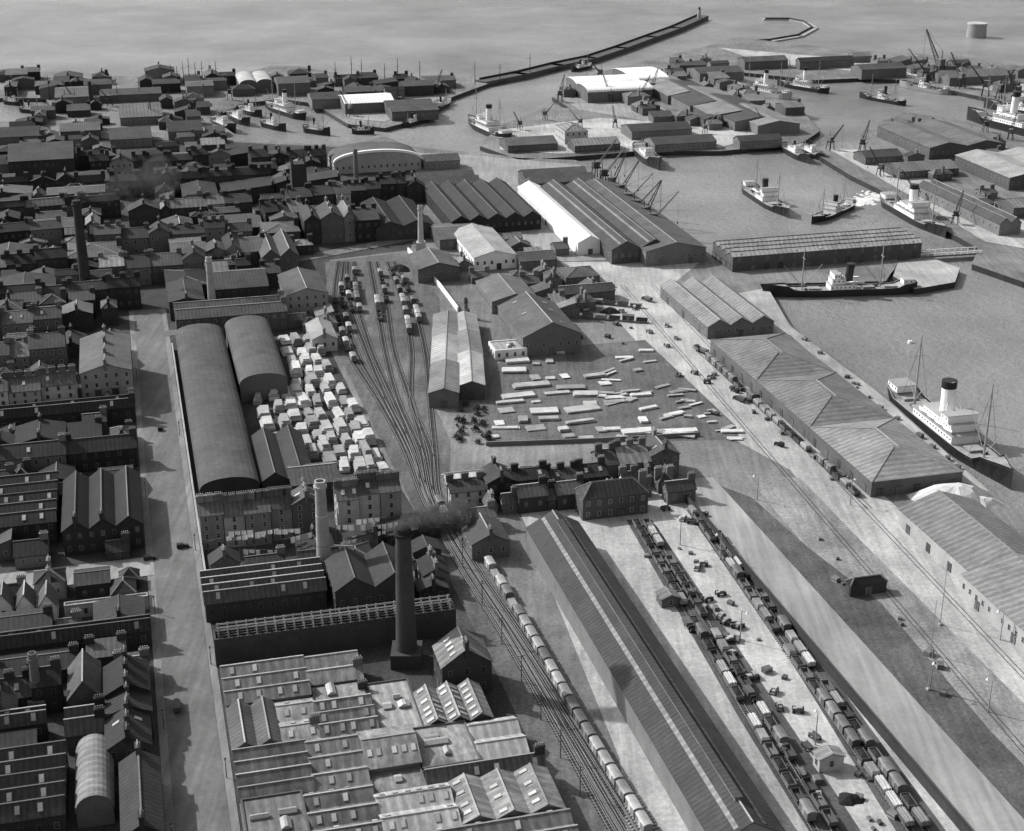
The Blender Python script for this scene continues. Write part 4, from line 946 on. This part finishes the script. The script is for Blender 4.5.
# ---------------- lamps and poles
def lamp(px,py,label,h=9):
    t=thing('yard_lamp',label,'lamp post',g(px,py),R.uniform(0,6),'yard lamps')
    m=MB(); m.cyl((0,0,0),(0,0,h),.2,.12,8); m.build('post','grey_paint',t); m=MB(); m.cyl((0,0,h-.5),(1.6,0,h),.08,.08,6); m.build('bracket','grey_paint',t); m=MB(); m.cyl((1.6,0,h-.1),(1.6,0,h-.7),.15,.5,10); m.build('lamp_shade','white_paint',t)
for i,(x,y) in enumerate([(988,712),(757,500),(740,640),(815,745),(680,545),(930,690),(620,500),(720,560),(1000,640),(850,505)]): lamp(x,y,['lamp post standing on pale ground by the right edge','lamp post at the head of the waste ground','lamp post in the middle of the goods yard','lamp post beside the little pale hut','lamp post at the far end of goods yard','lamp post on the waste ground below the square hut','lamp post behind the station office','lamp post between the upper wagon rakes','lamp post on the dock road near the grey gabled shed','lamp post in front of nearest hip roofed quay shed'][i],10)
for i in range(8):
    p=g(452+i*20,530+i*38); t=thing('telegraph_pole',f'{od(i+1)} telegraph pole from the top beside the main railway lines','telegraph pole',p+Vector((-3,0,0)),GA+.1,'telegraph poles beside the railway')
    m=MB(); m.cyl((0,0,0),(0,0,9),.17,.12,6); m.build('pole','brown_wood',t)
    for z in (8.4,7.7): m=MB(); m.box(0,0,z,2.2,.15,.15); m.build('crossarm','brown_wood',t)
for i in range(9):
    u=uv(g(200,840-i*58))[1]; t=thing('street_lamp',f'{od(i+1)} street lamp from the bottom along the left street','street lamp',wu(VS+(7.2 if i%2 else -7.2),u,.15),GA+(pi if i%2 else 0),'street lamps along the left street')
    m=MB(); m.cyl((0,0,0),(0,0,5),.14,.09,8); m.build('post','dark_metal',t); m=MB(); m.cyl((0,0,5),(0,0,5.7),.2,.32,8); m.cyl((0,0,5.7),(0,0,6),.34,.05,8,1); m.build('lantern',['roof_glass','dark_metal'],t)
for i,(x,y) in enumerate([(930,655),(940,625),(928,690)]):
    t=thing('radio_mast',f'{od(i+1)} thin tall mast standing on the waste ground','mast',g(x,y),GA); m=MB(); m.cyl((0,0,0),(0,0,[18,20,14][i]),.16,.08,6); m.build('pole','grey_paint',t); m=MB(); m.box(0,0,0,1,1,.6); m.build('footing','stone_wall',t)
# ---------------- cars, lorries, carts
def car(px,py,rz,label,lorry=False,mt='hull_black'):
    t=thing('lorry' if lorry else 'motor_car',label,'lorry' if lorry else 'car',g(px,py,.05),rz)
    m=MB(); m.box(.9,0,.55,2.0,1.1,.75,0,0,.92); m.box(-.9 if not lorry else .3,0,.5,2.2 if not lorry else 1.2,1.6,1.3,0,0,.9); m.build('body',mt,t)
    if not lorry:
        m=MB(); m.box(-.8,0,1.25,1.9,1.64,.35); m.build('window_band','glass',t)
        m=MB(); m.box(-.8,0,1.6,2.1,1.5,.14,0,0,.9); m.build('roof',mt,t)
    else:
        m=MB(); m.box(-2.4,0,.9,4.,2.1,1.3); m.build('load_bed','brown_wood',t)
    for a in ((1.5,-2.8) if lorry else (1.5,-1.4)):
        for s in (-1,1): m=MB(); m.cyl((a,s*.62,.38),(a,s*.82,.38),.38,.38,14); m.build('wheel','coal',t)
    for s in (-1,1): m=MB(); m.cyl((1.9,s*.5,.95),(2.05,s*.5,.95),.14,.14,8); m.build('headlight','grey_paint',t)
car(177,706,GA+pi/2,'dark lorry parked on the left street near the bottom',True); car(150,560,GA,'dark car at the left of the cross street junction'); car(183,548,GA,'dark car at the right of the cross street junction')
car(737,400,GA+2,'dark lorry on the wide dock road beside the timber yard',True); car(779,446,GA+2.2,'dark car on the dock road near the station gate'); car(735,392,GA+2,'second dark car just behind the dock road lorry')
car(160,430,GA+pi/2,'small dark car high up on the left street'); car(620,262,GA,'dark car in front of the crane quay sheds'); car(690,630,GA-pi/2,'lorry standing in the goods yard',True); car(752,700,GA-pi/2,'dark lorry beside the rake in lower goods yard',True)
car(676,300,GA+2,'dark car at the corner by the three ridged shed'); car(645,300,GA+2,'dark lorry near the top of the dock road',True); car(700,352,GA+2,'dark lorry beside the far end of quay shed siding',True)
def f_cart(m): m.box(0,0,.9,3.2,1.6,.15); [m.box(0,s*.78,1.05,3.2,.06,.5) for s in (-1,1)]
CT=[]
for i in range(46):
    f=R.random(); a=g(672,545).lerp(g(840,815),f)+Vector((R.uniform(-5,6),0,0)) if i<26 else (g(670,500).lerp(g(730,545),f)+Vector((R.uniform(-14,6),0,0)) if i<32 else g(600,275).lerp(g(760,440),f)+Vector((R.uniform(-14,8),0,0)))
    CT.append((i,a))
cnt={}
for i,a in CT:
    z='in the goods yard roadway' if i<26 else 'near the station gate' if i<32 else 'along the upper dock road'
    cnt[z]=cnt.get(z,0)+1
    t=thing('hand_cart',f'{od(cnt[z])} flat goods cart {z}','cart',a,R.uniform(0,6),'goods carts '+z)
    inst('bed',shared('cart_bed',f_cart,['brown_wood']),t)
    for s in (-1,1):
        for q in (-1,1): inst('wheel',shared('cart_wheel',lambda m:m.cyl((0,-.05,0),(0,.05,0),.55,.55,12),['dark_metal']),t,(q*1.1,s*.9,.55))
    if R.random()<.6: inst('load',shared('cart_load',lambda m:(m.box(-.3,0,1.05,1.6,1.3,.9),m.box(.9,.1,1.05,.8,.9,.5)),['stone_wall']),t)
def f_crate(m):
    m.box(0,0,0,2,1.5,1.3); 
    for s in (-1,1): m.box(0,s*.77,.1,2.05,.05,.18,1); m.box(0,s*.77,1.,2.05,.05,.18,1)
cnt={}
for i in range(90):
    f=R.random()
    if i<30: a=g(662,545).lerp(g(880,830),f)+Vector((R.uniform(-9,9),0,0)); z='in the goods yard'
    elif i<45: a=g(700,345).lerp(g(850,485),f)+Vector((R.uniform(-9,1),0,0)); z='left of the quay shed siding'
    elif i<60: a=g(800,340).lerp(g(960,475),f)+Vector((R.uniform(-1,2),0,0)); z='on the narrow quay beside the largest steamer'
    elif i<80: a=g(470,250).lerp(g(600,330),f)+Vector((R.uniform(-25,25),R.uniform(-25,25),0)); z='in the yards left of the dock road'
    else: a=g(800,520).lerp(g(960,700),f)+Vector((R.uniform(-6,6),0,0)); z='strewn on the waste ground'
    cnt[z]=cnt.get(z,0)+1; q=R.uniform(.5,1.4)
    o=inst('crate',shared('crate',f_crate,['brown_wood','stone_wall']),None,a,(0,0,R.uniform(0,3)),[q]*3); tag(o,f'{od(cnt[z])} wooden crate {z}','crate','crates '+z)
def f_shrub(m):
    rr=random.Random(3)
    for i in range(160):
        a=rr.uniform(0,6.28);e=rr.uniform(0,1.4);q=rr.uniform(.4,1)*(1+.3*sin(3*a)); p=Vector((cos(a)*cos(e)*q*1.8,sin(a)*cos(e)*q*1.8,.5+sin(e)*q*1.9)); d=Vector((rr.uniform(-1,1),rr.uniform(-1,1),rr.uniform(-1,1))).normalized()*.3; f=d.cross(Vector((.3,.5,.8))).normalized()*.3
        m.face([p-d,p-f,p+d,p+f])
for i in range(26):
    x=R.uniform(456,490);y=R.uniform(405,444)
    t=thing('shrub',f'{od(i+1)} dark shrub in the scrub patch left of timber yard','shrub',g(x,y),R.uniform(0,6),'shrubs in the scrub patch'); s=R.uniform(.5,1.1); t.scale=(s,s,s)
    inst('crown',shared('shrub_crown',f_shrub,['foliage']),t); inst('trunk',shared('shrub_trunk',lambda m:m.cyl((0,0,0),(0,0,1.5),.15,.06,6),['brown_wood']),t)
# ---------------- light, world, camera
az=Vector((-.88,.47)).normalized(); el=radians(38)
sd_=Vector((az.x*cos(el),az.y*cos(el),sin(el)))
sl=bpy.data.lights.new('sun','SUN'); sl.energy=4.8; sl.angle=radians(1.); sl.color=(1,.99,.98)
so=bpy.data.objects.new('sun',sl); COL.objects.link(so); so.rotation_euler=sd_.to_track_quat('Z','Y').to_euler()
w=bpy.data.worlds.new('World'); S.world=w; w.use_nodes=True; nt=w.node_tree
sk=nt.nodes.new('ShaderNodeTexSky'); sk.sky_type='NISHITA'; sk.sun_disc=False; sk.sun_elevation=el; sk.sun_rotation=atan2(az.x,az.y); sk.dust_density=4
hs=nt.nodes.new('ShaderNodeHueSaturation'); hs.inputs['Saturation'].default_value=0
nt.links.new(sk.outputs[0],hs.inputs['Color']); nt.links.new(hs.outputs[0],nt.nodes['Background'].inputs[0]); nt.nodes['Background'].inputs[1].default_value=.14
cd=bpy.data.cameras.new('camera'); co=bpy.data.objects.new('camera',cd); COL.objects.link(co); S.camera=co
co.location=(0,0,H); co.rotation_euler=(pi/2-P,0,0); cd.lens=36*F/1024; cd.sensor_width=36; cd.clip_end=30000; cd.clip_start=1
S.view_settings.view_transform='Standard'; S.view_settings.look='None'; S.view_settings.exposure=0
